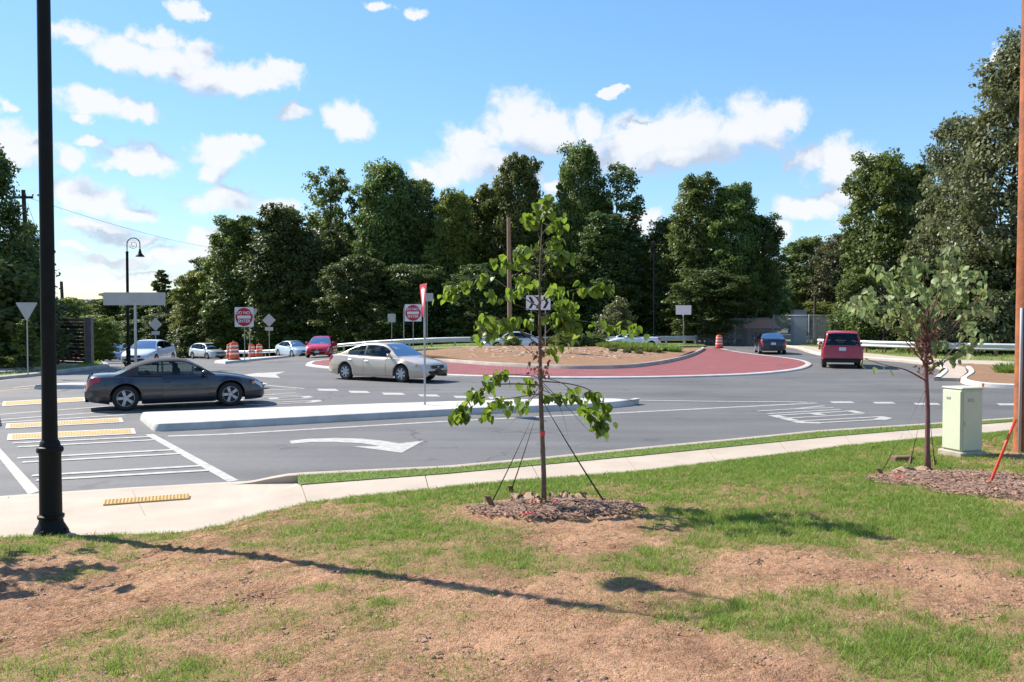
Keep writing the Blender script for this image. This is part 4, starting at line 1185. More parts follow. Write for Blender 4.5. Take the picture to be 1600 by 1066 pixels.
x, y, z = lawn_scatter(700000, rng); g = grassiness(x, y); pt = fbm2(x * 4.5, y * 4.5, 3, 90)
keep = (rng.random(len(x)) < .6 * np.clip((pt - .47) * 7, 0, 1) * np.clip(1.15 - g, 0, 1)) & (y < 12); x, y, z = x[keep], y[keep], z[keep]
tag(blades('dead_grass', x, y, z, rng.uniform(.006, .03, len(x)), np.maximum(.003, y * .0005), 'dead_blade', rng, 1.6), 'dark brown withered stubble standing on the bare clay', 'grass', kind='stuff')
# grass strip by the kerb
bx = np.array([p[0] for p in strip_poly]); by = np.array([p[1] for p in strip_poly])
x = rng.uniform(bx.min(), min(bx.max(), 14), 320000); y = rng.uniform(by.min(), by.max(), 320000)
k = in_poly(x, y, strip_poly); x, y = x[k], y[k]
k = visible(x, y, 0 * x + .13); x, y = x[k], y[k]
tag(blades('strip_blades', x, y, 0 * x + SW + .012, rng.uniform(.018, .04, len(x)), .008 + 0 * x, 'grass_blade', rng, 0.9), 'short green grass in the strip between kerb and sidewalk', 'grass', kind='stuff')
# clods, chips and twigs lying on the bare clay
pm('clod', (0.40, 0.24, 0.16), (0.26, 0.15, 0.10), scale=9, rough=1.0, bump=0.5)
pm('twig', (0.17, 0.12, 0.085), (0.10, 0.07, 0.05), scale=15, rough=0.95)
x, y, z = lawn_scatter(420000, rng); g = grassiness(x, y)
keep = (rng.random(len(x)) < .5 * (1 - g)) & (fbm2(x * 2, y * 2, 3, 70) > .42) & (y < 9); x, y, z = x[keep], y[keep], z[keep]
s = .0035 + .010 * rng.random(len(x)) ** 3; n = len(x)
V = (cube[None] + rng.normal(size=(n, 8, 3)) * .25) * s[:, None, None] * np.array([1.3, 1, .8]) + np.stack([x, y, z - .002], -1)[:, None]
tag(mesh_obj('clay_clods', np_mesh('clay_clods', V.reshape(-1, 3), (cf[None] + 8 * np.arange(n)[:, None, None]).reshape(-1, 4), 4), 'clod'), 'small crumbs and clods of reddish clay scattered on the bare ground', 'soil', kind='stuff')
x, y, z = lawn_scatter(9000, rng); g = grassiness(x, y); keep = (rng.random(len(x)) < .35 * (1.1 - g)) & (y < 10); x, y, z = x[keep], y[keep], z[keep]
mb = MB()
for a, b, c in zip(x, y, z):
    L_ = random.uniform(.02, .09) * (2.2 if random.random() < .07 else 1); t = random.uniform(0, 6.28); r = random.uniform(.0015, .004)
    mb.tube([(a, b, c + .006), (a + math.cos(t) * L_ * .5, b + math.sin(t) * L_ * .5, c + .011), (a + math.cos(t + .3) * L_, b + math.sin(t + .3) * L_, c + .007)], r, 4, cap=False)
tag(mb.build('twigs', 'twig'), 'little twigs and bark bits strewn over the bare clay', 'twigs', kind='stuff')
# far verge tufts
x = rng.uniform(-70, 60, 160000); y = rng.uniform(24, 75, 160000)
def near_far(poly): return in_poly(x, y, poly)
vl = off2(KL, 0.35) + [(-95, 118), (-95, 17)]
k = near_far(vl) | near_far(back) | near_far([(a, b + 0.1) for a, b in vr] + [(25.5, 80), (32, 110), (95, 110), (95, 30)])
lw = off2(KL[:7], 1.25) + off2(KL[:7], 3.05)[::-1]
k &= ~near_far(lw); k &= ~near_far([(-13, 66.3), (-8.5, 64.6), (0, 64.2), (9, 67.6), (9, 68.9), (0, 65.5), (-8.3, 65.9), (-12.6, 67.6)])
x, y = x[k], y[k]; k = visible(x, y, 0 * x); x, y = x[k], y[k]
tag(blades('verge_blades', x, y, T(x, y) + .13, rng.uniform(.05, .12, len(x)), .03 + 0 * x, 'grass_blade', rng, 0.8), 'rough grass on the verges beyond the roundabout', 'grass', kind='stuff')
# ------------------------------------------------------------------ street furniture materials
pm('lamp_black', (0.006, 0.0075, 0.007), (0.010, 0.012, 0.011), scale=6, rough=0.55, spec=.15)
pm('galvanised', (0.42, 0.43, 0.44), (0.33, 0.34, 0.35), scale=8, rough=0.45, metal=0.7)
pm('rail_steel', (0.58, 0.59, 0.60), (0.46, 0.47, 0.48), scale=2, rough=0.5, metal=0.35)
pm('rail_wood', (0.28, 0.17, 0.10), (0.19, 0.11, 0.07), scale=5, rough=0.9, bump=.4)
pm('sign_back', (0.44, 0.43, 0.41), (0.38, 0.37, 0.35), scale=3, rough=0.5, metal=0.2)
pm('sign_white', (0.80, 0.79, 0.77), (0.74, 0.73, 0.71), scale=4, rough=0.45)
pm('sign_red', (0.52, 0.018, 0.035), (0.46, 0.015, 0.03), scale=4, rough=0.4)
pm('sign_black', (0.015, 0.015, 0.016), rough=0.5)
pm('barrel_orange', (0.78, 0.10, 0.015), (0.66, 0.08, 0.012), scale=3, rough=0.45)
pm('barrel_white', (0.78, 0.77, 0.74), (0.62, 0.6, 0.56), scale=5, rough=0.4)
pm('rubber', (0.018, 0.018, 0.018), (0.03, 0.028, 0.026), scale=8, rough=0.85)
pm('pole_wood', (0.42, 0.13, 0.045), (0.16, 0.05, 0.022), scale=2.2, rough=0.85, bump=0.5, bscale=14, detail=8)
pm('pole_grey', (0.075, 0.06, 0.05), (0.045, 0.038, 0.032), scale=3, rough=0.95, bump=0.4)
pm('pole_tan', (0.36, 0.22, 0.13), (0.25, 0.145, 0.085), scale=3, rough=0.9, bump=0.4)
pm('wire', (0.02, 0.02, 0.02), rough=0.7)
pm('plank_dark', (0.055, 0.052, 0.05), (0.035, 0.033, 0.032), scale=5, rough=0.9, bump=0.4)
pm('plank_post', (0.20, 0.175, 0.16), (0.14, 0.12, 0.11), scale=4, rough=0.9, bump=0.4)
pm('cabinet_green', (0.57, 0.59, 0.43), (0.50, 0.52, 0.37), scale=2.5, rough=0.5, detail=7)
pm('pad_concrete', (0.42, 0.37, 0.28), (0.30, 0.25, 0.19), scale=4, rough=0.95, bump=.4)
pm('marker_orange', (0.72, 0.055, 0.02), (0.6, 0.045, 0.02), scale=6, rough=0.5)
pm('lamp_glass', (0.55, 0.55, 0.52), rough=0.2)
pm('roof_orange', (0.50, 0.20, 0.11), (0.40, 0.15, 0.085), scale=2, rough=0.9)
pm('house_brick', (0.26, 0.15, 0.10), (0.2, 0.11, 0.08), scale=2, rough=0.9)
pm('fence_grey', (0.30, 0.31, 0.31), rough=0.6, metal=0.4)
pm('box_grey', (0.42, 0.43, 0.44), (0.34, 0.35, 0.36), scale=2, rough=0.7)


def arch(p0, out, rad, n=14, a0=180, a1=-20):
    return [p0 + out * (rad + rad * math.cos(math.radians(a))) + Vector((0, 0, rad * math.sin(math.radians(a)))) for a in np.linspace(a0, a1, n)]


def lamp_post(loc, out, label, H=6.2, k=1.0):
    """black lamp post: flared fluted base, collar, tapered shaft, crook with scroll and bell shade"""
    e = empty('street_lamp', loc, 0, label, 'street lamp', 'black crook-neck street lamps'); out = Vector((*out, 0)).normalized()
    MB().lathe([(.165, -.03), (.165, .03), (.15, .06), (.118, .12), (.110, .16), (.124, .175), (.127, .20), (.106, .215), (.102, .8), (.106, .84), (.122, .85), (.127, .875), (.118, .90), (.10, .91), (.088, .955), (.076, .97)], 20).build('base', 'lamp_black', e, True, 40)
    top = H - .72
    MB().lathe([(.074, .965), (.070, 1.5), (.062, top - .4), (.062, top - .02), (.07, top), (.07, top + .05), (.045, top + .07)], 16).build('shaft', 'lamp_black', e, True, 40)
    p = Vector((0, 0, top + .05)); r = .30
    pts = [p, p + Vector((0, 0, .36))] + arch(p + Vector((0, 0, .36)), out, r, 16, 175, 0)[1:] + [p + out * 2 * r + Vector((0, 0, .10))]
    MB().tube(pts, .024, 8).build('arm', 'lamp_black', e, True)
    sc = [p + out * (.30 + (.20 - .009 * i) * math.cos(math.radians(200 + 32 * i))) + Vector((0, 0, .33 + (.20 - .009 * i) * math.sin(math.radians(200 + 32 * i)))) for i in range(16)]
    MB().tube(sc, .011, 6).build('scroll', 'lamp_black', e, True)
    q = p + out * 2 * r
    MB().lathe([(.03, .14), (.05, .10), (.055, .02), (.075, .0), (.075, -.05), (.10, -.10), (.19, -.19), (.21, -.235), (.205, -.24), (.17, -.20)], 18, (q.x, q.y, q.z), cap=False).build('shade', 'lamp_black', e, True, 50)
    MB().ball((q.x, q.y, q.z - .19), (.09, .09, .07), 12, 8).build('bulb', 'lamp_glass', e, True)
    for a in range(0, 360, 90):
        MB().box((.145 * math.cos(math.radians(a)), .145 * math.sin(math.radians(a)), .045), (.035, .035, .05), bev=.006).build('anchor_bolt', 'lamp_black', e)
    return e


b0 = P(80, 833, .12)
lamp_post((b0.x, b0.y, .105), (0.75, 0.66), 'near black street lamp post at the left, cut off by the top edge', 6.82)
lamp_post((gx(200, 40), 40, float(T(-19, 40)) + .12), (1, 0.1), 'black crook-neck street lamp standing before the sky behind the blank sign', 6.2)
lamp_post((gx(1382, 55), 55, .1), (1, .2), 'black street lamp half hidden by the right sapling', 6.0)
lamp_post((gx(1022, 69.5), 69.5, .13), (-.4, 1), 'tall thin black lamp pole before the dark wood', 8.8)

# ------------------------------------------------------------------ signs
def sign(name, label, base, posts, panel, zc, rz, face='sign_white', back='sign_back', group=None, post_top=None, cat='sign', thick=.012, post='galvanised', post_r=.026, frame_pts=None):
    """sign on post(s); panel is a 2-D outline (u right, v up) facing local -Y after turning by rz"""
    e = empty(name, base, rz, label, cat, group)
    for px_ in posts:
        MB().lathe([(post_r, -.15), (post_r, (post_top or zc + .2))], 8, (px_, .012 + post_r, 0)).build('post', post, e, True, 40)
    fr = lambda u, v, h: (u, h, zc + v)
    MB().prism(panel[::-1], 0, thick, fr).build('panel', back, e)
    return e


def rect(w, h, r=.03):
    w, h = w / 2, h / 2
    return [(-w + r, -h), (w - r, -h), (w, -h + r), (w, h - r), (w - r, h), (-w + r, h), (-w, h - r), (-w, -h + r)]


def face_part(e, name, poly, zc, m, h=-.003, t=.003):
    return MB().prism(poly, -h, -h - t, lambda u, v, q: (u, -q - .003 - t if False else -q, zc + v)).build(name, m, e)


def flat(e, name, poly, zc, m, off):
    """thin face sheet on the front of a panel, off metres proud"""
    return MB().prism(poly, -off - .0015, -off, lambda u, v, q: (u, q, zc + v)).build(name, m, e)


circ = lambda r, n=36, cx=0, cy=0: [(cx + r * math.cos(2 * math.pi * i / n), cy + r * math.sin(2 * math.pi * i / n)) for i in range(n)]


def lettering(e, s, size, u, v, zc, m, off):
    o = mesh_obj('lettering', text_mesh(s, size, .002), m, e); o.location = (u, -off, zc + v); o.rotation_euler = (math.pi / 2, 0, 0); return o


def do_not_enter(label, base, zc, rz, w=.9):
    e = sign('do_not_enter_sign', label, base, (-.1, .1) if False else (0,), rect(w, w, .04), zc, rz, group='do not enter signs')
    flat(e, 'white_face', rect(w * .985, w * .985, .04), zc, 'sign_white', .0015)
    flat(e, 'red_disc', circ(w * .46), zc, 'sign_red', .004)
    flat(e, 'white_bar', rect(w * .7, w * .15, .005), zc, 'sign_white', .0065)
    k = w / .9
    lettering(e, 'DO NOT', .195 * k, 0, .19 * k, zc, 'sign_white', .0085); lettering(e, 'ENTER', .195 * k, 0, -.19 * k, zc, 'sign_white', .0085)
    return e


def dep(p): return p.y
def place(px, py_base, dz=.0):
    p = P(px, py_base, dz); return p
def zrow(py, depth, base_z): return at(800, py, depth).z - base_z


# DO NOT ENTER on the far splitter island, with the pole and sheet of the sign behind it
p = P(382, 563, .15); sc_ = p.y / FPX
do_not_enter('red and white DO NOT ENTER sign at left beside the orange barrels', p, zrow(495.5, p.y, p.z), math.radians(-6), 31 * sc_)
p2 = P(390.5, 561, .15); tri = lambda s: [(-s / 2 + .05, s * .43), (-s / 2, s * .40), (-.035, -s * .43), (.035, -s * .43), (s / 2, s * .40), (s / 2 - .05, s * .43)]
sign('triangular_sign', 'pale triangular sign back peeking out behind the left DO NOT ENTER sign', p2, (0,), [(-u_, v_) for u_, v_ in tri(.98)][::-1], zrow(495, p2.y, p2.z), math.radians(8), group='yield signs seen from behind')
p = Vector((gx(645, 63), 63.2, float(T(-7.5, 63)) + .12))
do_not_enter('red and white DO NOT ENTER sign behind the yield sign', p, zrow(489, 63.2, p.z), math.radians(-4), 27 * 63 / FPX)
p = Vector((gx(664.5, 64), 64, float(T(-6.6, 64)) + .14))
sign('blank_sign', 'plain grey sign back right behind the yield sign', p, (0,), rect(.95, .62), zrow(464.5, 64, p.z), math.radians(12)).location.x += .15
p = Vector((gx(612, 70), 70, float(T(-10, 70)) + .1))
sign('blank_sign', 'small plain sign back with tilted post left of the second DO NOT ENTER sign', p, (0,), rect(.68, .72), zrow(497, 70, p.z), math.radians(-8))
p = Vector((gx(631, 67.3), 67.3, float(T(-9, 67)) + .1))
MB().lathe([(.03, -.1), (.03, 3.4)], 8, (p.x, p.y, p.z)).build('bare_post', 'galvanised', None, True, 40)
tag(bpy.data.objects['bare_post'], 'bare dark post left of the second DO NOT ENTER sign', 'post')
p = Vector((gx(1068, 61.5), 61.5, float(mound(gx(1068, 61.5), 61.5)) - .05))
sign('blank_sign', 'blank white rectangular sign back on the island left of the lone barrel', p, (0,), rect(24.5 * 61.5 / FPX, 14.5 * 61.5 / FPX), zrow(484.5, 61.5, p.z), math.radians(5), back='sign_white', post_top=zrow(478, 61.5, p.z))
p = P(211.5, 603, .15)
sign('advance_sign', 'wide blank grey sign back on a single post above the dark convertible', p, (0,), rect(95 * p.y / FPX, 20 * p.y / FPX, .02), zrow(467, p.y, p.z), math.radians(3), post_r=.045, post_top=zrow(458, p.y, p.z))
for px, py, d, lab in ((243, 507, 71, 'grey diamond sign back with a plate behind the white sedan'), (420.5, 500.5, None, 'grey diamond sign back with a plate right of the left DO NOT ENTER sign')):
    if d: p = Vector((gx(px, d), d, float(T(gx(px, d), d)) + .1))
    else: d = 68; p = Vector((gx(px, d), d, float(T(gx(px, d), d)) + .15))
    q = 20.5 * d / FPX / 2
    e = sign('diamond_sign', lab, p, (0,), [(-q, 0), (0, -q), (q, 0), (0, q)], zrow(py, d, p.z), math.radians(4), group='diamond sign backs', post_top=zrow(py - 6, d, p.z))
    MB().box((0, .006, zrow(py + 13.5, d, p.z)), (12.5 * d / FPX, .012, 5.6 * d / FPX)).build('plate', 'sign_back', e)
p = P(43, 585, .13)
sign('triangular_sign', 'grey triangular sign back at the left edge beside the near lamp post', p, (0,), [(u_, v_) for u_, v_ in tri(32 * p.y / FPX)], zrow(486.5, p.y, p.z), math.radians(6), group='yield signs seen from behind', post_top=zrow(474, p.y, p.z))
# chevron board on the mound
d = 46.5; x = gx(841, d); zb = float(mound(x, d)); w, h = 38.5 * d / FPX, 23 * d / FPX; zc = zrow(473, d, zb)
e = sign('chevron_sign', 'black and white chevron sign pointing right, partly hidden by the near sapling', (x, d, zb), (-.4, .4), rect(w, h, .03), zc, math.radians(-6))
flat(e, 'white_face', rect(w * .98, h * .97, .03), zc, 'sign_white', .0015)
for i in range(3):
    u0 = -w * .40 + i * w * .29; a = w * .13; t = w * .115
    flat(e, 'chevron', [(u0, -h * .4), (u0 + t, -h * .4), (u0 + t + a, 0), (u0 + t, h * .4), (u0, h * .4), (u0 + a, 0)], zc, 'sign_black', .004)
# yield sign seen almost edge-on, on the near splitter island
p = P(661.5, 632, .17); zc = zrow(470, p.y, p.z)
e = sign('yield_sign', 'red and white yield sign seen nearly edge-on, on the near splitter island', p, (0,), tri(.98), zc, math.radians(-74), post_top=zrow(452, p.y, p.z), thick=.01)
flat(e, 'red_border', tri(.975), zc, 'sign_red', .0015)
flat(e, 'white_centre', [(u_ * .52, v_ * .52 + .08) for u_, v_ in tri(.98)], zc, 'sign_white', .004)
lettering(e, 'YIELD', .085, 0, .30, zc, 'sign_white', .006)

# ------------------------------------------------------------------ traffic barrels
def barrel(loc, label, s=1.0):
    e = empty('traffic_barrel', loc, 0, label, 'traffic barrel', 'orange traffic barrels'); e.scale = (s, s, s)
    MB().lathe([(.36, 0), (.36, .04), (.31, .07), (.28, .09)], 20).build('base', 'rubber', e, True, 40)
    MB().lathe([(.285, .09), (.28, .30), (.262, .31), (.258, .52), (.245, .53), (.240, .74), (.228, .75), (.222, .95), (.20, .985), (.05, 1.0)], 22).build('body', 'barrel_orange', e, True, 40)
    for z0, r in ((.32, .263), (.54, .247), (.765, .230)):
        MB().lathe([(r + .003, z0), (r + .001, z0 + .10)], 22, cap=False).build('reflective_band', 'barrel_white', e, True)
    MB().tube([(-.09, 0, .98), (-.08, 0, 1.06), (.08, 0, 1.06), (.09, 0, .98)], .018, 6).build('handle', 'barrel_orange', e, True)
    return e


barrel(P(366, 562.5, .15), 'nearest orange and white barrel, left of the DO NOT ENTER sign', 1.05)
q = Vector((gx(359.5, 57.5), 57.5, 0)); q.z = float(T(q.x, q.y)) + .15; barrel(q, 'orange barrel half hidden behind the nearest barrel', 1.0)
bz = lambda px, d: Vector((gx(px, d), d, float(T(gx(px, d), d)) + .15))
barrel(bz(393, 65.5), 'left one of the orange barrel pair right of the DO NOT ENTER posts', 1.0)
barrel(bz(405, 66), 'right one of the orange barrel pair right of the DO NOT ENTER posts', 1.0)
barrel(Vector((16.15, 64.4, AP + .015)), 'lone orange and white barrel at the far tip of the red pavers', 1.02)

# ------------------------------------------------------------------ guardrails
def guardrail(label, pts, top, step, beam=.42, post='galvanised', zf=None, wood=False):
    e = empty('guardrail', (0, 0, 0), 0, label, 'guardrail', 'steel guardrails')
    zf = zf or (lambda x, y: float(T(x, y)) + .1)
    line = resample(smooth_poly([(a, b, 0) for a, b in pts], False, 6), max(8, int(sum((Vector(q) - Vector(p)).length for p, q in zip(pts, pts[1:])) / 1.2)))
    prof = [(0.0, 0), (.035, .08), (.075, .14), (.075, .24), (.02, .34), (.02, .42), (.02, .58), (.075, .70), (.075, .82), (.035, .92), (0, 1.0)]
    rows = []
    for dx, f in prof:
        l = offset_line(line, -dx if True else dx)
        rows.append([(p.x, p.y, zf(p.x, p.y) + top - beam + beam * f) for p in l])
    MB().grid(rows).build('rail', 'rail_steel', e, True, 50)
    L_ = sum((b - a).length for a, b in zip(line, line[1:])); n = max(2, int(L_ / step))
    for p, q in zip(resample(line, n), resample(offset_line(line, .12), n)):
        z = zf(p.x, p.y); MB().box((q.x, q.y, z + (top + .02) / 2 - .1), (.14, .14, top + .22)).build('post', 'rail_wood' if wood else post, e)
    return e


guardrail('long steel guardrail behind the roundabout in front of the wood', [(-12.6, 71.5), (-6, 69.2), (0, 68.6), (8, 69.6), (15.5, 72.5), (17, 76)], .80, 1.9, .42)
guardrail('thin steel guardrail at left behind the silver SUV and barrels', [(-44, 104), (-36, 94.5), (-29, 87.5), (-20.5, 80), (-14.5, 75), (-12.8, 72.8)], .78, 2.0, .32)
guardrail('steel guardrail on brown posts at right behind the right sapling', [(22.6, 61), (24.5, 54.5), (27, 51), (29.3, 48.8), (30.2, 48.2)], .80, 1.5, .42, wood=True)
guardrail('dark distant guardrail right of the blue sedan', [(17.2, 78), (22, 79), (27, 79.5)], .8, 2.0, .4)

# ------------------------------------------------------------------ utility poles and wires
def pole(name, label, x, y, z0, H, r0, r1, m, lean=(0, 0), arms=(), cat='utility pole'):
    e = empty(name, (x, y, z0), 0, label, cat)
    MB().tube([(lean[0] * k, lean[1] * k, -.3 + (H + .3) * k) for k in np.linspace(0, 1, 8)], [r0 + (r1 - r0) * k for k in np.linspace(0, 1, 8)], 16).build('shaft', m, e, True, 60)
    for z, w in arms:
        MB().box((lean[0] * z / H, -.12, z), (w, .10, .12)).build('crossarm', m, e)
        for s in (-.45, -.15, .2, .45):
            MB().lathe([(.03, 0), (.05, .03), (.03, .06), (.05, .09), (.02, .14)], 8, (s * w, -.12, z + .06)).build('insulator', 'galvanised', e, True)
    return e


p = LP(1600, 706); e = pole('utility_pole', 'thick reddish wooden pole at the right edge', p.x + .02, p.y, p.z, 11, .165, .13, 'pole_wood')
MB().tube([(-.15, -.10, -.2), (-.15, -.10, 1.55), (-.145, -.09, 2.2)], .022, 8).build('conduit', 'box_grey', e, True)
pole('utility_pole', 'brown wooden pole standing before the wood behind the roundabout', gx(797, 70), 70.5, float(T(-.1, 70)), at(797, 340, 70.5).z, .21, .16, 'pole_tan', (-.12, 0))
d = 44; pole('utility_pole', 'dark utility pole with crossarm at the left edge behind the lamp post', gx(50, d), d, .1, at(40, 300, d).z, .15, .10, 'pole_grey', (-.35, 0), ((at(40, 312, d).z, 1.1),))
d = 75; pole('utility_pole', 'short dark utility pole in the distance right of the near lamp post', gx(102, d), d, float(T(-40, d)), at(97, 440, d).z - float(T(-40, d)), .17, .13, 'pole_grey', (-.3, 0))
d = 72; pole('bollard_post', 'thin wooden post standing behind the chain link fence', gx(1273, d), d, 0, at(1273, 463, d).z, .13, .11, 'pole_grey', cat='post')


def wire(label, a, b, sag):
    pts = [a.lerp(b, t) - Vector((0, 0, sag * 4 * t * (1 - t))) for t in np.linspace(0, 1, 24)]
    o = MB().tube(pts, .010, 5).build('power_line', 'wire', None, True); return tag(o, label, 'power line', 'overhead wires')


wire('upper overhead wire running from the left pole over the street lamp to the wood', at(41, 308, 44), at(372, 392, 98), .5)
wire('overhead wire from the left pole down to the distant short pole', at(43, 318, 44), at(97, 442, 75), .5)
wire('overhead wire leaving the left pole towards the left edge', at(40, 330, 44), at(-160, 350, 40), .1)

# ------------------------------------------------------------------ dark plank wall at left, marker, fence, house
wroot = empty('plank_wall', (0, 0, 0), 0, 'dark slatted plank wall with a pale end post at left', 'wall')
wa, wb = Vector((gx(134, 45), 45, 0)), Vector((gx(72, 47), 47, 0)); z0 = float(T(wa.x, 45)) + .05; ztop = at(140, 497, 45).z
dv = (wb - wa); L_ = dv.length; ang = math.atan2(dv.y, dv.x); n = 13; hh_ = (ztop - z0) / n
for i in range(n):
    c = (wa + wb) / 2; o = MB().box((0, 0, 0), (L_, .09 if i % 2 else .06, hh_ - .025), 0, .008).build('plank', 'plank_dark', wroot); o.location = (c.x, c.y, z0 + hh_ * (i + .5)); o.rotation_euler = (0, 0, ang)
MB().box((wa.x + .17, wa.y, (z0 + ztop) / 2), (.38, .3, ztop - z0 + .1), 0, .02).build('end_post', 'plank_post', wroot)
MB().box((wb.x, wb.y, (z0 + ztop) / 2), (.3, .3, ztop - z0 + .06), 0, .02).build('end_post', 'plank_dark', wroot)
p = P(119, 566, .12); tag(MB().tube([p - Vector((0, 0, .1)), Vector((gx(114, p.y), p.y, at(114, 551, p.y).z))], .035, 6).build('marker_stake', 'marker_orange', None, True), 'short leaning orange marker stake in front of the plank wall', 'stake')


def mesh_mat():
    m = bpy.data.materials.new('chain_link'); m.use_nodes = True; t = m.node_tree; b = t.nodes['Principled BSDF']; b.inputs['Base Color'].default_value = (.5, .51, .5, 1); b.inputs['Metallic'].default_value = .1; b.inputs['Roughness'].default_value = .5
    tcn = N(t, 'ShaderNodeTexCoord'); sp_ = N(t, 'ShaderNodeSeparateXYZ'); t.links.new(tcn.outputs['Object'], sp_.inputs[0])
    def wv(op):
        s = math_n(t, op, sp_.outputs[0], sp_.outputs[2]); s = math_n(t, 'FRACT', math_n(t, 'MULTIPLY', s, 11.0)); return math_n(t, 'LESS_THAN', s, .11)
    al = math_n(t, 'MAXIMUM', wv('ADD'), wv('SUBTRACT')); t.links.new(al, b.inputs['Alpha']); MATS['chain_link'] = m


mesh_mat()
def chain_fence(label, pts, H, step=2.6, zb=0.0):
    e = empty('chain_link_fence', (pts[0][0], pts[0][1], zb), 0, label, 'fence')
    o0 = Vector((pts[0][0], pts[0][1], 0)); line = resample([Vector((a, b, 0)) - o0 for a, b in pts], max(2, int(sum(math.dist(p, q) for p, q in zip(pts, pts[1:])) / step) + 1))
    for a, b in zip(line, line[1:]):
        MB().grid([[(a.x, a.y, .05), (b.x, b.y, .05)], [(a.x, a.y, H), (b.x, b.y, H)]]).build('mesh_panel', 'chain_link', e)
    for a in line: MB().lathe([(.045, -.2), (.045, H + .06), (.01, H + .1)], 8, (a.x, a.y, 0)).build('post', 'fence_grey', e, True, 40)
    MB().tube([(a.x, a.y, H) for a in line], .03, 6).build('top_rail', 'fence_grey', e, True)
    return e


chain_fence('tall chain link fence right of the blue sedan', [(gx(1209, 74), 74), (gx(1322, 70), 70)], at(1240, 493, 74).z)
chain_fence('chain link fence behind the right guardrail', [(gx(1325, 66), 66), (gx(1420, 60), 60)], 1.9, 2.2)
chain_fence('dark chain link fence in the shade behind the lone barrel', [(gx(1090, 75), 75), (gx(1207, 74.5), 74.5)], 2.4)
e = empty('utility_enclosure', (gx(1248, 76), 76, 0), 0, 'tall grey box behind the chain link fence', 'enclosure')
w = 20 * 76 / FPX; h = at(1248, 486, 76).z
MB().box((0, 0, h / 2), (w, .9, h), 0, .02).build('casing', 'box_grey', e); MB().box((0, 0, h + .04), (w + .12, 1.02, .08), 0, .02).build('cap', 'box_grey', e)
for s in (-1, 1): MB().box((s * w * .24, -.46, h * .5), (w * .42, .03, h * .86), 0, .01).build('door', 'box_grey', e)
e = empty('dark_gate', (gx(1266, 77), 77, 0), 0, 'dark steel gate beside the grey box behind the fence', 'gate'); h = at(1266, 500, 77).z; w = 22 * 77 / FPX
for s in (-.5, .5): MB().box((s * w, 0, h / 2), (.1, .1, h)).build('gate_post', 'lamp_black', e)
for i in range(7): MB().box((-w / 2 + w * (i + .5) / 7, 0, h * .5), (.07, .05, h * .9)).build('bar', 'lamp_black', e)
for z in (.15, .55, .95): MB().box((0, .05, h * z), (w, .05, .08)).build('rail', 'lamp_black', e)
d = 76.5; hx = gx(1192, d); e = empty('house', (hx, d, 0), 0, 'little brick house with an orange roof behind the chain link fence', 'house')
zr0, zr1 = at(1193, 513, d).z, at(1193, 496, d).z
MB().box((0, 2.5, zr0 / 2), (2.6, 4, zr0)).build('wall', 'house_brick', e)
MB().add([(-1.7, -.1, zr0), (1.7, -.1, zr0), (1.7, 5.2, zr0), (-1.7, 5.2, zr0), (-1.3, 2.5, zr1), (1.3, 2.5, zr1)], [(0, 1, 5, 4), (2, 3, 4, 5), (1, 2, 5), (3, 0, 4), (3, 2, 1, 0)]).build('roof', 'roof_orange', e)
for s in (-.6, .6): MB().box((s, .48, zr0 * .5), (.6, .06, .7)).build('window', 'sign_black', e)

# ------------------------------------------------------------------ utility cabinet, marker post
p = LP(1503, 712); e = empty('utility_cabinet', (p.x, p.y, p.z), math.radians(-74), 'pale green utility cabinet on a concrete pad at right', 'cabinet')
sc_ = p.y / FPX; hw = 38 * sc_; H = 106 * sc_; dp = 40 * sc_
MB().box((0, 0, .02), (hw * 1.3, dp * 1.25, .14), 0, .02).build('pad', 'pad_concrete', e)
MB().box((0, 0, .09 + (H - .09) / 2), (hw, dp, H - .09), 0, .012).build('casing', 'cabinet_green', e)
MB().box((0, 0, H + .008), (hw + .03, dp + .03, .03), 0, .01).build('lid', 'cabinet_green', e)
MB().box((0, -dp / 2 - .008, .09 + (H - .1) / 2), (hw * .94, .016, H * .86), 0, .005).build('door', 'cabinet_green', e)
MB().box((hw / 2 + .006, 0, .09 + (H - .1) / 2), (.012, dp * .88, H * .86), 0, .004).build('side_panel', 'cabinet_green', e)
MB().box((-hw * .15, -dp / 2 - .019, H * .86), (hw * .2, .006, .04), 0, .002).build('plate', 'galvanised', e)
MB().box((hw / 2 + .018, -dp * .40, H * .5), (.014, .02, .07), 0, .003).build('latch', 'galvanised', e)
MB().box((hw / 2 + .016, -dp * .1, H * .84), (.008, dp * .25, .05), 0, .002).build('vent', 'box_grey', e)
p = LP(1545, 760); top = at(1587, 655, p.y - .05)
tag(MB().tube([p - (top - p) * .1, p, p.lerp(top, .5), top], [.017, .017, .016, .015], 10).build('marker_post', 'marker_orange', None, True), 'leaning thin orange marker post at the right edge', 'post')

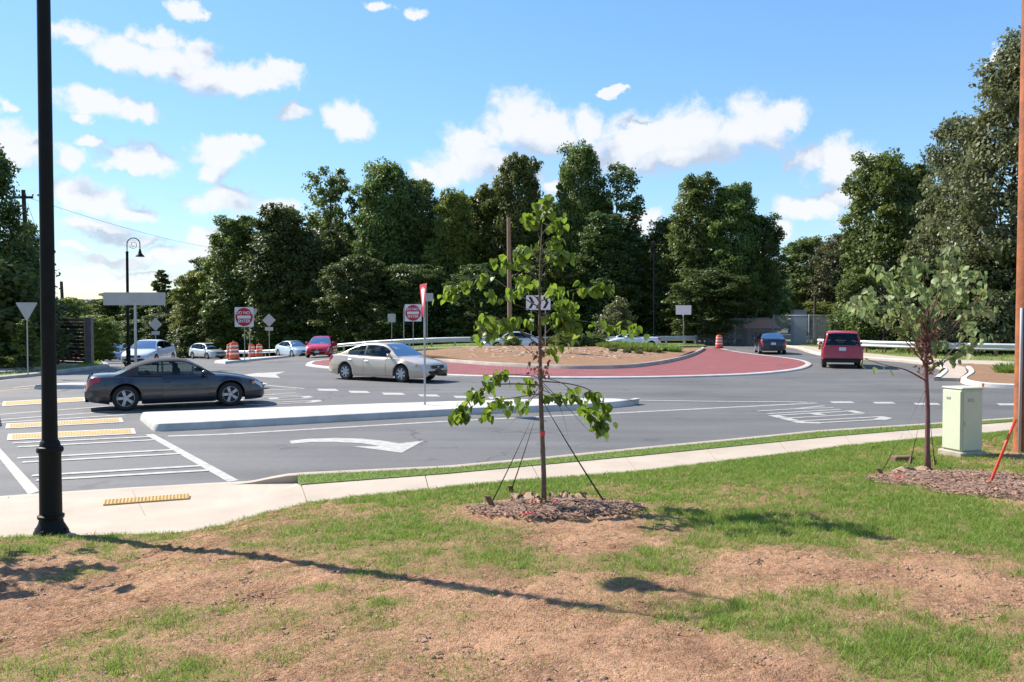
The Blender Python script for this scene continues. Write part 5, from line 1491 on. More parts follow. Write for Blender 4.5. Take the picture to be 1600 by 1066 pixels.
# ------------------------------------------------------------------ yellow tactile plates
def tactile(label, corners, z, nx, ny, frame=None):
    A, B, C, D = (Vector((q.x, q.y, 0)) for q in corners); A0 = Vector(A)
    e = empty('tactile_plate', (A0.x, A0.y, z), 0, label, 'tactile paving', 'yellow tactile plates at the crossing'); A, B, C, D = (q - A0 for q in (A, B, C, D))
    f = lambda u_, v_, h: (A.lerp(B, u_).lerp(D.lerp(C, u_), v_).x, A.lerp(B, u_).lerp(D.lerp(C, u_), v_).y, h)
    k = max(2, nx // 3)
    for i in range(k):                       # plates laid side by side
        u0, u1 = i / k + .0012, (i + 1) / k - .0012
        mb = MB(); mb.add([f(u0, 0, -.01), f(u1, 0, -.01), f(u1, 1, -.01), f(u0, 1, -.01), f(u0, 0, .008), f(u1, 0, .008), f(u1, 1, .008), f(u0, 1, .008)], [(4, 5, 6, 7), (0, 1, 5, 4), (1, 2, 6, 5), (2, 3, 7, 6), (3, 0, 4, 7)])
        pl = mb.build('plate', 'tactile_yellow', e); mb = MB(); n_ = nx // k + 1
        for a in range(n_):
            for b in range(ny):
                c = f(u0 + (u1 - u0) * (a + .5) / n_, (b + .5) / ny, .008); mb.lathe([(.016, 0), (.011, .007)], 8, c)
        o = mb.build('domes', 'tactile_yellow', e); o['kind'] = 'stuff'
    if frame:
        mb = MB(); lo, hi = -.035, 1.035
        mb.add([f(lo, -.22, .003), f(hi, -.22, .003), f(hi, 1.22, .003), f(lo, 1.22, .003)], [(0, 1, 2, 3)]); mb.build('surround', 'white_concrete', e)
    return e


tactile('yellow tactile plate on the near curb ramp', [P(161, 790.5, .06), P(296, 780.5, .06), P(296, 773.5, .06), P(163, 783.5, .06)], .071, 18, 4)
tactile('front yellow tactile strip in the refuge between the splitter islands', [P(18, 687), P(206, 677.5), P(204, 671.5), P(19, 680)], .008, 30, 3, True)
tactile('rear yellow tactile strip in the refuge beside the dark convertible', [P(15, 669), P(187, 659.5), P(185, 654.5), P(16, 663.5)], .008, 30, 3, True)
tactile('far yellow tactile strip across the second lane behind the lamp post', [P(8, 634), P(131, 626.5), P(130, 622), P(9, 628.8)], .008, 24, 2, True)
# ------------------------------------------------------------------ cars
def paint(name, c, metal=.35, rough=.28):
    m = pm(name, c, tuple(v * .93 for v in c), scale=3, rough=rough, metal=metal, coat=.8); return name
paint('paint_grey', (.014, .019, .032), .25); paint('paint_gold', (.60, .49, .38), .2); paint('paint_white', (.72, .74, .76), .1); paint('paint_silver', (.60, .60, .585), .4)
paint('paint_ice', (.52, .62, .70), .3); paint('paint_red', (.55, .012, .03), .0); paint('paint_jeep', (.40, .012, .02), .0); paint('paint_navy', (.007, .010, .020), .1); paint('paint_black', (.015, .015, .017), .3)
paint('paint_offwhite', (.66, .68, .70), .2); paint('paint_steel', (.25, .32, .42), .4)
def glass_mat():
    m = bpy.data.materials.new('car_glass'); m.use_nodes = True; t = m.node_tree; t.nodes.remove(t.nodes['Principled BSDF'])
    tr = N(t, 'ShaderNodeBsdfTransparent'); gl = N(t, 'ShaderNodeBsdfGlossy'); gl.inputs['Roughness'].default_value = .03; fr = N(t, 'ShaderNodeFresnel'); fr.inputs[0].default_value = 1.45
    tcn = N(t, 'ShaderNodeTexCoord'); nz = N(t, 'ShaderNodeTexNoise'); nz.inputs['Scale'].default_value = 2.0; t.links.new(tcn.outputs['Object'], nz.inputs['Vector'])
    mx_ = N(t, 'ShaderNodeMix', data_type='RGBA'); t.links.new(nz.outputs[0], mx_.inputs[0]); mx_.inputs[6].default_value = (.42, .50, .50, 1); mx_.inputs[7].default_value = (.52, .60, .59, 1); t.links.new(mx_.outputs[2], tr.inputs[0])
    ms = N(t, 'ShaderNodeMixShader'); t.links.new(math_n(t, 'ADD', fr.outputs[0], .02, clamp=True), ms.inputs[0]); gl.inputs[0].default_value = (.48, .52, .56, 1); t.links.new(tr.outputs[0], ms.inputs[1]); t.links.new(gl.outputs[0], ms.inputs[2]); t.links.new(ms.outputs[0], t.nodes['Material Output'].inputs[0])
    MATS['car_glass'] = m


glass_mat()
mt_ = MATS['car_glass'].copy(); mt_.name = 'tinted_glass'; MATS['tinted_glass'] = mt_
for n_ in mt_.node_tree.nodes:
    if n_.type == 'MIX': n_.inputs[6].default_value = (.10, .12, .13, 1); n_.inputs[7].default_value = (.15, .18, .19, 1)
pm('seat_dark', (.03, .028, .026), (.045, .042, .04), scale=8, rough=.8)
pm('tyre', (.016, .016, .016), (.024, .023, .022), scale=20, rough=.85)
pm('alloy', (.55, .55, .56), (.46, .46, .47), scale=10, rough=.35, metal=.15)
pm('black_trim', (.014, .014, .015), (.022, .022, .022), scale=10, rough=.5)
pm('soft_top', (.05, .048, .049), (.036, .035, .036), scale=40, rough=.95, bump=.2, bscale=300)
pm('tail_red', (.38, .012, .02), (.30, .01, .015), scale=10, rough=.15, coat=.5)
pm('lamp_clear', (.62, .64, .66), (.45, .47, .5), scale=18, rough=.12, coat=.6)
pm('amber', (.7, .22, .03), rough=.2)
pm('plate_white', (.62, .66, .68), (.5, .55, .58), scale=25, rough=.5)
pm('chrome', (.75, .75, .76), rough=.12, metal=1.0)


def pchip(pts):
    X = np.array([p[0] for p in pts], float); Y = np.array([p[1] for p in pts], float)
    h = np.diff(X); d = np.diff(Y) / h; m = np.zeros(len(X)); m[0], m[-1] = d[0], d[-1]
    for i in range(1, len(X) - 1):
        m[i] = 0 if d[i - 1] * d[i] <= 0 else (2 * d[i - 1] * d[i] / (d[i - 1] + d[i]))
    def f(x):
        x = min(max(x, X[0]), X[-1]); i = min(int(np.searchsorted(X, x, 'right')) - 1, len(h) - 1); i = max(i, 0)
        t = (x - X[i]) / h[i]
        return float((1 + 2 * t) * (1 - t) ** 2 * Y[i] + t * (1 - t) ** 2 * h[i] * m[i] + t * t * (3 - 2 * t) * Y[i + 1] + t * t * (t - 1) * h[i] * m[i + 1])
    return f


SPEC = {
 'sedan': dict(L=4.85, W=1.80, wb=2.75, ro=.215, wr=.325, belt=[(0, .50), (.006, .66), (.02, .86), (.05, .955), (.12, .985), (.2, .975), (.4, .93), (.6, .905), (.70, .915), (.76, .895), (.88, .80), (.955, .70), (.985, .60), (1, .46)],
   roof=[(.10, .975), (.15, 1.02), (.22, 1.18), (.30, 1.345), (.38, 1.42), (.46, 1.44), (.54, 1.425), (.60, 1.36), (.66, 1.20), (.72, .985), (.745, .905)], ws=(.575, .728), rw=(.135, .30), win=((.235, .40), (.415, .655)), doors=((.24, .41), (.41, .635))),
 'modern': dict(L=4.65, W=1.80, wb=2.70, ro=.20, wr=.325, belt=[(0, .55), (.006, .72), (.02, .95), (.06, 1.03), (.12, 1.03), (.3, .99), (.5, .94), (.66, .93), (.74, .93), (.85, .86), (.94, .74), (.98, .62), (1, .50)],
   roof=[(.05, 1.03), (.12, 1.10), (.22, 1.30), (.32, 1.42), (.42, 1.46), (.52, 1.45), (.59, 1.38), (.68, 1.15), (.745, .935)], ws=(.565, .735), rw=(.09, .26), win=((.20, .40), (.415, .66)), doors=((.21, .41), (.41, .64))),
 'hatch': dict(L=4.6, W=1.78, wb=2.70, ro=.19, wr=.32, belt=[(0, .55), (.006, .75), (.02, 1.0), (.06, 1.06), (.3, 1.0), (.5, .95), (.68, .95), (.75, .95), (.86, .88), (.94, .78), (.98, .64), (1, .5)],
   roof=[(.04, 1.06), (.10, 1.15), (.2, 1.33), (.32, 1.44), (.42, 1.475), (.52, 1.46), (.6, 1.38), (.69, 1.15), (.755, .955)], ws=(.57, .745), rw=(.07, .24), win=((.18, .40), (.415, .67)), doors=((.2, .41), (.41, .65))),
 'suv': dict(L=4.75, W=1.86, wb=2.72, ro=.20, wr=.365, clear=.22, belt=[(0, .60), (.005, .82), (.015, 1.05), (.05, 1.10), (.3, 1.06), (.5, 1.02), (.68, 1.01), (.75, 1.01), (.86, .95), (.94, .85), (.98, .7), (1, .55)],
   roof=[(.02, 1.08), (.05, 1.25), (.09, 1.45), (.14, 1.58), (.25, 1.66), (.4, 1.69), (.52, 1.665), (.60, 1.56), (.69, 1.27), (.755, 1.015)], ws=(.57, .745), rw=(.03, .125), win=((.11, .235), (.25, .41), (.425, .665)), doors=((.2, .415), (.415, .65))),
 'jeep': dict(L=4.45, W=1.84, wb=2.65, ro=.19, wr=.37, tumble=.10, clear=.34, belt=[(0, .62), (.006, .72), (.012, .98), (.02, 1.06), (.3, 1.06), (.5, 1.05), (.7, 1.05), (.76, 1.05), (.9, 1.0), (.97, .95), (.99, .75), (1, .6)],
   roof=[(.012, 1.06), (.03, 1.40), (.05, 1.66), (.09, 1.745), (.2, 1.775), (.4, 1.78), (.54, 1.75), (.60, 1.66), (.66, 1.40), (.73, 1.06)], ws=(.58, .715), rw=(.014, .056), win=((.07, .22), (.24, .41), (.425, .64)), doors=((.22, .415), (.415, .64))),
 'cabrio': dict(L=4.75, W=1.80, wb=2.76, ro=.205, wr=.345, belt=[(0, .52), (.006, .70), (.018, .90), (.04, .955), (.10, .975), (.2, .97), (.35, .945), (.55, .925), (.66, .93), (.72, .925), (.82, .87), (.91, .785), (.96, .70), (.987, .60), (1, .46)],
   roof=[(.145, .955), (.19, 1.05), (.25, 1.215), (.32, 1.325), (.40, 1.385), (.47, 1.395), (.535, 1.36), (.60, 1.22), (.66, 1.05), (.70, .93)], ws=(.535, .688), rw=(.165, .215), win=((.275, .40), (.41, .635)), doors=((.40, .655),)),
 'open': dict(L=4.6, W=1.80, wb=2.70, ro=.20, wr=.325, belt=[(0, .52), (.006, .70), (.02, .88), (.06, .95), (.2, .965), (.35, .93), (.55, .91), (.66, .92), (.74, .91), (.85, .83), (.94, .72), (.985, .6), (1, .46)],
   roof=[(.545, .92), (.56, 1.27), (.57, 1.30), (.59, 1.26), (.66, 1.04), (.70, .92)], ws=(.572, .69), rw=None, win=((.578, .63),), doors=((.40, .65),)),
}
_wheel = {}


def wheel_meshes(r, style):
    if (r, style) in _wheel: return _wheel[(r, style)]
    w = .215
    ty = MB().lathe([(r * .66, -w / 2), (r * .86, -w / 2 - .006), (r * .965, -w / 2 + .02), (r, -w / 4), (r, w / 4), (r * .965, w / 2 - .02), (r * .86, w / 2 + .006), (r * .66, w / 2)], 30, axis='y', cap=False).mesh('tyre', True, 40)
    ri = r * .69; mb = MB()
    mb.lathe([(ri, -w / 2), (ri, w / 2 - .008), (ri * .93, w / 2 + .004), (ri * .90, w / 2 - .02)], 30, axis='y', cap=False)
    mb.lathe([(.0, w / 2 - .012), (.07, w / 2 - .012), (.075, w / 2 - .04), (.075, 0)], 14, axis='y', cap=False)
    for k in range(style[0]):
        a0 = 2 * math.pi * k / style[0]
        for o in ((-.11, .11) if style[1] else (0,)):
            a = a0 + o; hw = .016 if style[1] else .032
            d = Vector((math.cos(a), 0, math.sin(a))); t = Vector((-math.sin(a), 0, math.cos(a))); d2 = Vector((math.cos(a0), 0, math.sin(a0)))
            p0 = d2 * .045 + (t * (.012 if o > 0 else -.012) if o else Vector()); p1 = d * ri * .93
            y1, y0 = w / 2 - .012, w / 2 - .05
            q = [p0 - t * hw * 1.25, p1 - t * hw, p1 + t * hw, p0 + t * hw * 1.25]
            mb.add([(v.x, y1, v.z) for v in q] + [(v.x, y0, v.z) for v in q], [(0, 1, 2, 3), (0, 4, 5, 1), (2, 6, 7, 3), (1, 5, 6, 2)])
    rim = mb.mesh('rim', False)
    disc = MB().lathe([(0, .0), (ri * .95, .0)], 24, axis='y', cap=False).mesh('brake_disc')
    for m_, n_ in ((ty, 'tyre'), (rim, 'alloy'), (disc, 'black_trim')): m_.materials.append(MATS[n_])
    _wheel[(r, style)] = (ty, rim, disc); return _wheel[(r, style)]


def make_car(name, label, kind, col, loc, heading, style=(7, False), roof_m=None, cat='car', k=1.0, extras=()):
    S = SPEC[kind]; GL = 'tinted_glass' if kind in ('jeep', 'modern') else 'car_glass'; L, W_, wb, wr = S['L'], S['W'], S['wb'], S['wr']; cl = S.get('clear', .17)
    belt, roof = pchip(S['belt']), pchip(S['roof'])
    xr = -L / 2 + S['ro'] * L; xf = xr + wb                     # axle positions
    plan = pchip([(0, .70), (.012, .80), (.04, .90), (.10, .965), (.25, 1), (.6, 1), (.82, .985), (.92, .93), (.965, .85), (.99, .74), (1, .62)])
    if kind == 'jeep': plan = pchip([(0, .90), (.008, .955), (.03, .99), (.08, 1), (.6, 1), (.85, .985), (.94, .94), (.98, .85), (1, .72)])
    low = pchip([(0, max(.36, cl + .12)), (.02, max(.27, cl + .08)), (.08, cl + .05), (.15, cl), (.85, cl), (.95, cl + .01), (.985, cl + .04), (1, .30)])
    e = empty(name, loc, math.atan2(heading[1], heading[0]), label, cat, 'cars on and around the roundabout'); e.scale = (k, k, k)
    X = lambda u_: -L / 2 + u_ * L
    ra = wr + .055

    def zlow(x):
        z = low((x + L / 2) / L)
        for xa in (xr, xf):
            d = abs(x - xa)
            if d < ra: z = max(z, wr + math.sqrt(ra * ra - d * d) * .97)
        return z
    def body_pt(u_, v_):
        """body skin: u along the car (0 rear, 1 front), v up the side and over to the centre line (0..8)"""
        x = X(u_); w = W_ / 2 * plan(u_); b = belt(u_); zl = zlow(x); crown = .035
        nom = [(.93, zl), (.975, max(low(u_) + .07, 0)), (.995, .30), (1.0, .45), (1.0, b * .60), (.985, b * .80), (.945, b - .045), (.88, b - .008), (.5, b + crown * .7), (0, b + crown)]
        rows = []
        for i, (yf, z) in enumerate(nom):
            z = min(max(z, zl + .010 * i), b - .006 * (6 - i)) if i < 7 else z
            rows.append((yf * w, max(z, zl + .004 * i) if i < 7 else max(z, zl + .03)))
        i = min(int(v_), 8); t = v_ - i
        return Vector((x, rows[i][0] * (1 - t) + rows[i + 1][0] * t, rows[i][1] * (1 - t) + rows[i + 1][1] * t))
    us = sorted(set(list(np.linspace(.04, .96, 42)) + [0, .004, .01, .018, .028, .972, .982, .99, .996, 1] + [((xa + s * ra * math.cos(a)) + L / 2) / L for xa in (xr, xf) for a in np.linspace(0.02, math.pi / 2, 9) for s in (-1, 1)] + [((xa + s * (ra + .004)) + L / 2) / L for xa in (xr, xf) for s in (-1, 1)]))
    mb = MB(); full = []
    for u_ in us:
        side = [body_pt(u_, v_) for v_ in range(10)]
        full.append([(p.x, -p.y, p.z) for p in side] + [(p.x, p.y, p.z) for p in side[-2::-1]])
    mb.grid(full); nc = len(full[0])
    mb.f.append(tuple(range(nc))); mb.f.append(tuple((len(us) - 1) * nc + i for i in range(nc))[::-1])
    body = mb.build('body', col, e, True, 38)
    # floor, wheel wells and an added light stop between each pair
    MB().box((0, 0, cl + (.16 if kind != 'jeep' else .24)), (L * .88, W_ * .72, .2)).build('underbody', 'black_trim', e)
    for xa in (xr, xf):
        arc_ = [(xa + (ra + .005) * math.cos(a), wr + (ra + .005) * math.sin(a)) for a in np.linspace(-.25, math.pi + .25, 18)]
        MB().grid([[(q[0], y_, q[1]) for q in arc_] for y_ in (-W_ / 2 * .965, W_ / 2 * .965)]).build('wheel_well_and_light_stop', 'black_trim', e)
        MB().add([(q[0], 0, max(q[1], wr * .75)) for q in arc_], [tuple(range(18))]).build('wheel_well_and_light_stop', 'black_trim', e)  # unseen half disc added to stop sunlight crossing from the far arch
    # cabin
    u0, u1 = S['roof'][0][0], S['roof'][-1][0]; hm = max(p[1] for p in S['roof']) - .95
    def cab_pt(u_, v_):
        x = X(u_); b = belt(u_) - .012; r = max(roof(u_), b + .002); h = r - b; q = min(1, h / .32)
        by = W_ / 2 * plan(u_) * .895; ty = by - (S.get('tumble', .19) * W_ / 1.8) * min(1.15, h / .46)
        rows = [(by, b), (by * .45 + ty * .55 + .012 * q, b + h * .52), (ty, r - .055 * q), (ty - .075 * q, r - .012 * q), (ty * .5, r + .006 * q), (0, r + .012 * q)]
        i = min(int(v_), 4); t = v_ - i
        return Vector((x, rows[i][0] * (1 - t) + rows[i + 1][0] * t, rows[i][1] * (1 - t) + rows[i + 1][1] * t))
    cu = sorted(set(list(np.linspace(u0, u1, 44)) + [p[0] for p in S['roof']])); full = []
    if kind != 'open':
        vs_ = [0, .17, 1, 1.84, 2, 2.4, 2.75, 3, 4, 5]; sym = vs_ + vs_[-2::-1]; nv_ = len(vs_)
        bounds = [b_ for w_ in S['win'] for b_ in w_] + list(S['ws']) + (list(S['rw']) if S['rw'] else [])
        cu = sorted(set(list(np.linspace(u0, u1, 50)) + bounds))
        for u_ in cu:
            side = [cab_pt(u_, v_) for v_ in vs_]
            full.append([(p.x, -p.y, p.z) for p in side] + [(p.x, p.y, p.z) for p in side[-2::-1]])
        mb = MB().grid(full); nc_ = len(sym); keep_f = []
        for k_, f_ in enumerate(mb.f):
            i_, j_ = divmod(k_, nc_ - 1); um_ = (cu[i_] + cu[i_ + 1]) / 2; vm_ = (sym[j_] + sym[j_ + 1]) / 2
            hole = (.17 < vm_ < 1.84 and any(a < um_ < b for a, b in S['win'])) or (vm_ > 2.75 and S['ws'][0] + .008 < um_ < S['ws'][1]) or (S['rw'] and vm_ > 2.75 and S['rw'][0] < um_ < S['rw'][1])
            if not hole: keep_f.append(f_)
        mb.f = keep_f; mb.build('roof', roof_m or col, e, True, 50)
    def patch(nm, fn, a0, a1, b0, b1, m, off, side=1, na=10, nb=4, shape=None):
        rows = []
        for i in range(na + 1):
            row = []
            for j in range(nb + 1):
                fu, fv = i / na, j / nb
                if shape: fu, fv = shape(fu, fv)
                u_, v_ = a0 + (a1 - a0) * fu, b0 + (b1 - b0) * fv
                p = fn(u_, v_); du = fn(min(u_ + .004, 1), v_) - fn(max(u_ - .004, 0), v_); dv = fn(u_, v_ + .05) - fn(u_, max(v_ - .05, 0))
                n_ = du.cross(dv); n_ = n_.normalized() if n_.length > 1e-9 else Vector((0, 1, 0))
                if n_.dot(Vector((0, p.y, p.z - .55))) < 0: n_ = -n_
                p = p + n_ * off; row.append((p.x, p.y * side, p.z))
            rows.append(row)
        if side < 0: rows = rows[::-1]
        return MB().grid(rows).build(nm, m, e, True)

    def top_patch(nm, fn, a0, a1, vmax, half, m, off, na=8, nb=10, taper=0.0):
        """patch across the centre line"""
        rows = []
        for i in range(na + 1):
            u_ = a0 + (a1 - a0) * i / na; row = []
            for j in range(nb + 1):
                s = -1 + 2 * j / nb; v_ = vmax - abs(s) * half * (1 - taper * i / na); p = fn(u_, v_); du = fn(min(u_ + .004, 1), v_) - fn(max(u_ - .004, 0), v_); n_ = Vector((-du.z, 0, du.x)).normalized()
                if n_.z < 0: n_ = -n_
                p = p + n_ * off; row.append((p.x, p.y * (1 if s >= 0 else -1), p.z))
            rows.append(row)
        return MB().grid(rows).build(nm, m, e, True)
    if kind != 'open':
        top_patch('windshield', cab_pt, S['ws'][0] + .006, S['ws'][1], 5, 2.27, GL, .004)
        if S['rw']: top_patch('rear_window', cab_pt, S['rw'][0], S['rw'][1], 5, 2.25, GL, .004)
    if kind != 'open':
        top_patch('cabin_floor', body_pt, u0 + .03, u1 - .02, 9, 1.9, 'black_trim', .008, 14, 8)
        zb_ = belt(.5); xs_ = X(S['win'][-1][1] - .14); xq = X(S['win'][0][0] + .06)
        for s in (1, -1):
            MB().box((xs_, s * W_ * .19, zb_ + .10), (.12, .44, .22), 0, .04).build('seat', 'seat_dark', e); MB().box((xs_ - .03, s * W_ * .19, zb_ + .27), (.08, .22, .15), 0, .03).build('headrest', 'seat_dark', e)
            if kind != 'cabrio': MB().box((xq - .02, s * W_ * .18, zb_ + .13), (.10, .2, .13), 0, .03).build('headrest', 'seat_dark', e)
        MB().box((xq, 0, zb_ + .04), (.14, W_ * .66, .12), 0, .04).build('rear_bench', 'seat_dark', e)
        MB().lathe([(.15, 0), (.165, .012), (.15, .024)], 16, (X(S['ws'][1] - .09), W_ * .19, zb_ + .05), axis='x', cap=False).build('steering_wheel', 'black_trim', e)
    for s in (1, -1):
        if kind != 'open':
            for a, b in S['win']: patch('side_window', cab_pt, a - .002, b + .002, .15, 1.86, GL, .003, s, 12, 5)
            for (a, b), (c_, d_) in zip(S['win'], S['win'][1:]): patch('pillar', cab_pt, b, c_, .15, 1.86, 'black_trim', .006, s, 2, 5)
        for a, b in S['doors']:
            patch('door_seam', body_pt, a - .0012, b + .0012, 1.0, 6.72, 'black_trim', .0015, s, 14, 8)
            d_ = patch('door', body_pt, a + .0012, b - .0012, 1.02, 6.70, col, .004, s, 14, 8)
            p = body_pt(a + .03, 5.15); MB().box((p.x, (p.y + .018) * s, p.z), (.17, .03, .026), 0, .008).build('handle', col, d_)
        if kind != 'open':
            patch('belt_trim', body_pt, S['win'][0][0], S['win'][-1][1] + .03, 6.78, 6.98, 'chrome' if kind in ('cabrio', 'sedan') else 'black_trim', .006, s, 20, 1)
        patch('sill', body_pt, (xr + ra + .06 + L / 2) / L, (xf - ra - .06 + L / 2) / L, .0, 1.0, 'black_trim' if kind in ('suv', 'jeep') else col, .012, s, 8, 2)
        patch('headlight', body_pt, .93, .982, 4.7, 6.3, 'lamp_clear', .008, s, 10, 4, lambda a, b: (a, b * (.45 + .55 * a) + (1 - a) * .45))
        patch('indicator', body_pt, .915, .930, 5.0, 5.8, 'amber', .009, s, 3, 2)
        if kind == 'jeep': patch('taillight', body_pt, .004, .03, 4.3, 6.6, 'tail_red', .010, s, 5, 3)
        else: patch('taillight', body_pt, .005, .075, 4.6, 6.2, 'tail_red', .008, s, 10, 4, lambda a, b: (a, b * (1 - .55 * a) + a * .45))
        um = S['ws'][1] - .055; p = cab_pt(um, .12) if kind != 'open' else body_pt(.66, 7)
        mi = MB().ball((p.x, (p.y + .11) * s, p.z + .07), (.065, .105, .07), 10, 8).build('mirror', col, e, True)
        MB().box((p.x - .02, (p.y + .02) * s, p.z + .03), (.05, .12, .03)).build('bracket', 'black_trim', mi)
    # front: grille, intake, plate;   rear: plate, bumper strip
    zb = belt(.985); xfront = L / 2
    def across(nm, z0, z1, w, m, front=True, off=.012, c=0.0):
        rows = []
        for j in range(9):
            y = (-1 + j / 4) * w / 2; tt = abs(y) / (W_ / 2)
            bulge = L * (1 - float(np.interp(tt, [.62, .74, .85, .93, .985], [1, .99, .965, .92, .82]))) if front else L * float(np.interp(tt, [.70, .80, .90, .965, 1], [0, .012, .04, .10, .25]) if kind != 'jeep' else np.interp(tt, [.9, .955, .99], [0, .008, .03]))
            x = (xfront + off - bulge) if front else -(xfront + off - bulge)
            rows.append([(x - (.03 if front else -.03) * (1 if z1 > .58 else 0), y + c, z1), (x, y + c, z0)])
        mbx = MB()
        n = len(rows); ft = [r[0] for r in rows]; fb = [r[1] for r in rows]; sx = -.10 if front else .10
        bt = [(p[0] + sx, p[1], p[2]) for p in ft]; bb = [(p[0] + sx, p[1], p[2]) for p in fb]
        mbx.grid([bb, fb, ft, bt]); return mbx.build(nm, m, e, True, 40)
    g0 = .52 if kind not in ('jeep', 'suv') else .66
    gr_ = across('grille', g0, g0 + .11, W_ * .40, 'black_trim')
    MB().box((xfront + .012, 0, g0 + .055), (.02, .10, .05), 0, .006).build('badge', 'chrome', e)
    across('intake', .28, .34, W_ * .52, 'black_trim', True, .016)
    MB().box((xfront + .03, 0, .44), (.012, .30, .12), 0, .003).build('front_plate', 'sign_black' if kind == 'sedan' else 'plate_white', e)
    MB().box((-xfront - .012, 0, .72 if kind not in ('jeep', 'suv') else .92), (.012, .30, .15), 0, .003).build('rear_plate', 'plate_white', e)
    across('rear_bumper', .36 if kind not in ('jeep',) else .50, .56 if kind not in ('jeep',) else .70, W_ * .94, col if kind != 'jeep' else col, False, .03)
    if kind == 'jeep': across('rear_valance', .46, .52, W_ * .8, 'black_trim', False, .02)
    else: across('rear_valance', .26, .35, W_ * .7, 'black_trim', False, .015)
    # wheels
    ty, rim, disc = wheel_meshes(wr, style)
    for xa in (xr, xf):
        for s in (1, -1):
            w_ = bpy.data.objects.new('wheel', None); link(w_, e); w_.location = (xa, s * (W_ / 2 - .125), wr); w_.rotation_euler = (0, 0, 0 if s > 0 else math.pi); w_.empty_display_size = .1
            for nm, me in (('tyre', ty), ('rim', rim), ('brake_disc', disc)): mesh_obj(nm, me, None, w_)
    # extras
    if 'moonroof' in extras: top_patch('sunroof', cab_pt, .41, .51, 5, 1.35, GL, .006, 5, 8)
    if 'rubstrip' in extras:
        for s in (1, -1): patch('rub_strip', body_pt, .245, .63, 3.55, 3.85, 'paint_gold', .014, s, 10, 1)
    if 'crease' in extras:
        for s in (1, -1): patch('arch_lip', body_pt, .2, .22, 2, 2.2, col, .004, s, 2, 1)
    if 'rails' in extras:
        for s in (1, -1): MB().tube([cab_pt(t, 3.0) * 1 if s > 0 else Vector((cab_pt(t, 3.0).x, -cab_pt(t, 3.0).y, cab_pt(t, 3.0).z)) for t in (.14, .16, .3, .45, .53, .55)], .022, 6).build('roof_rail', 'black_trim', e, True)
    if kind == 'cabrio':
        MB().box((-L / 2 + .17, 0, .975), (.05, .03, .10)).build('antenna_fin', 'black_trim', e)
    if kind == 'open':
        def fr(u_): p = cab_pt(u_, 2.0); return p
        top_patch('windshield', cab_pt, S['ws'][0], S['ws'][1], 5, 3.0, GL, .004)
        l = [cab_pt(t, 2.6) for t in (.70, .66, .62, .59, .572)]; MB().tube([Vector((p.x, p.y, p.z)) for p in l] + [Vector((p.x, -p.y, p.z)) for p in l[::-1]], .03, 6).build('windshield_frame', col, e, True)
        MB().box((-.35, 0, .955), (1.5, W_ * .66, .05)).build('cockpit', 'black_trim', e)
        for s in (1, -1):
            MB().box((-.25, s * .38, 1.02), (.16, .46, .28), 0, .05).build('seat', 'black_trim', e); MB().box((-.28, s * .38, 1.2), (.1, .24, .14), 0, .03).build('headrest', 'black_trim', e)
    return e


def by_wheels(S, rear_px, front_px, near_right=True, k=1.0):
    """car position from where its two camera-side tyres touch the road in the photo"""
    a, b = P(*rear_px), P(*front_px); h = (b - a); h.z = 0; h.normalize(); S = SPEC[S]
    mid = (a + b) / 2; n = Vector((h.y, -h.x, 0)) * (1 if near_right else -1)
    c = mid - n * (S['W'] / 2 - .06) * k; xr = -S['L'] / 2 + S['ro'] * S['L']; cm = (xr + S['wb'] / 2) * k
    c = c - h * cm; c.z = float(T(c.x, c.y)); return c, (h.x, h.y)


c, h = by_wheels('cabrio', (198, 642), (359, 634.5), True, .92); make_car('convertible_car', 'dark grey convertible with closed black soft top beside the near splitter island', 'cabrio', 'paint_grey', c, h, (5, True), 'soft_top', k=.92)
c, h = by_wheels('sedan', (540, 593.5), (627, 598)); make_car('sedan_car', 'gold beige sedan with a sunroof driving round the roundabout', 'sedan', 'paint_gold', c, h, (7, False), extras=('moonroof', 'rubstrip'), k=1.0)


def put(px, depth, hd, *a, dz=0.0, **kw):
    x = gx(px, depth); return make_car(a[0], a[1], a[2], a[3], (x, depth, float(T(x, depth)) + dz), hd, **kw)


put(233, 48.5, (.06, -1), 'sedan_car', 'white sedan coming towards the camera behind the dark convertible', 'modern', 'paint_white', style=(10, False))
put(181, 68, (.25, -.97), 'hatchback_car', 'small blue car far left, mostly hidden by the white sedan', 'hatch', 'paint_steel')
put(324, 87, (.78, -.62), 'suv_car', 'silver SUV approaching at left between the white sedan and the barrels', 'suv', 'paint_silver', style=(5, True), extras=('rails',))
put(459, 75, (.66, -.75), 'sedan_car', 'pale blue sedan just left of the red hatchback', 'modern', 'paint_ice', style=(5, True))
put(503, 58, (.08, -1), 'hatchback_car', 'bright red hatchback facing the camera behind the gold sedan', 'hatch', 'paint_red')
put(800, 61.3, (-.96, -.27), 'sedan_car', 'silver white sedan partly hidden by the mound and near sapling', 'sedan', 'paint_offwhite')
put(985, 64.3, (-.96, -.28), 'open_car', 'white open-top car behind the island left of the blank sign', 'open', 'paint_white')
put(1203, 57, (.20, .98), 'sedan_car', 'dark blue sedan driving away right of the lone barrel', 'modern', 'paint_navy', style=(5, True))
put(1314, 41, (.335, .94), 'suv_car', 'dark red boxy SUV driving away seen from behind', 'jeep', 'paint_jeep', style=(5, True))
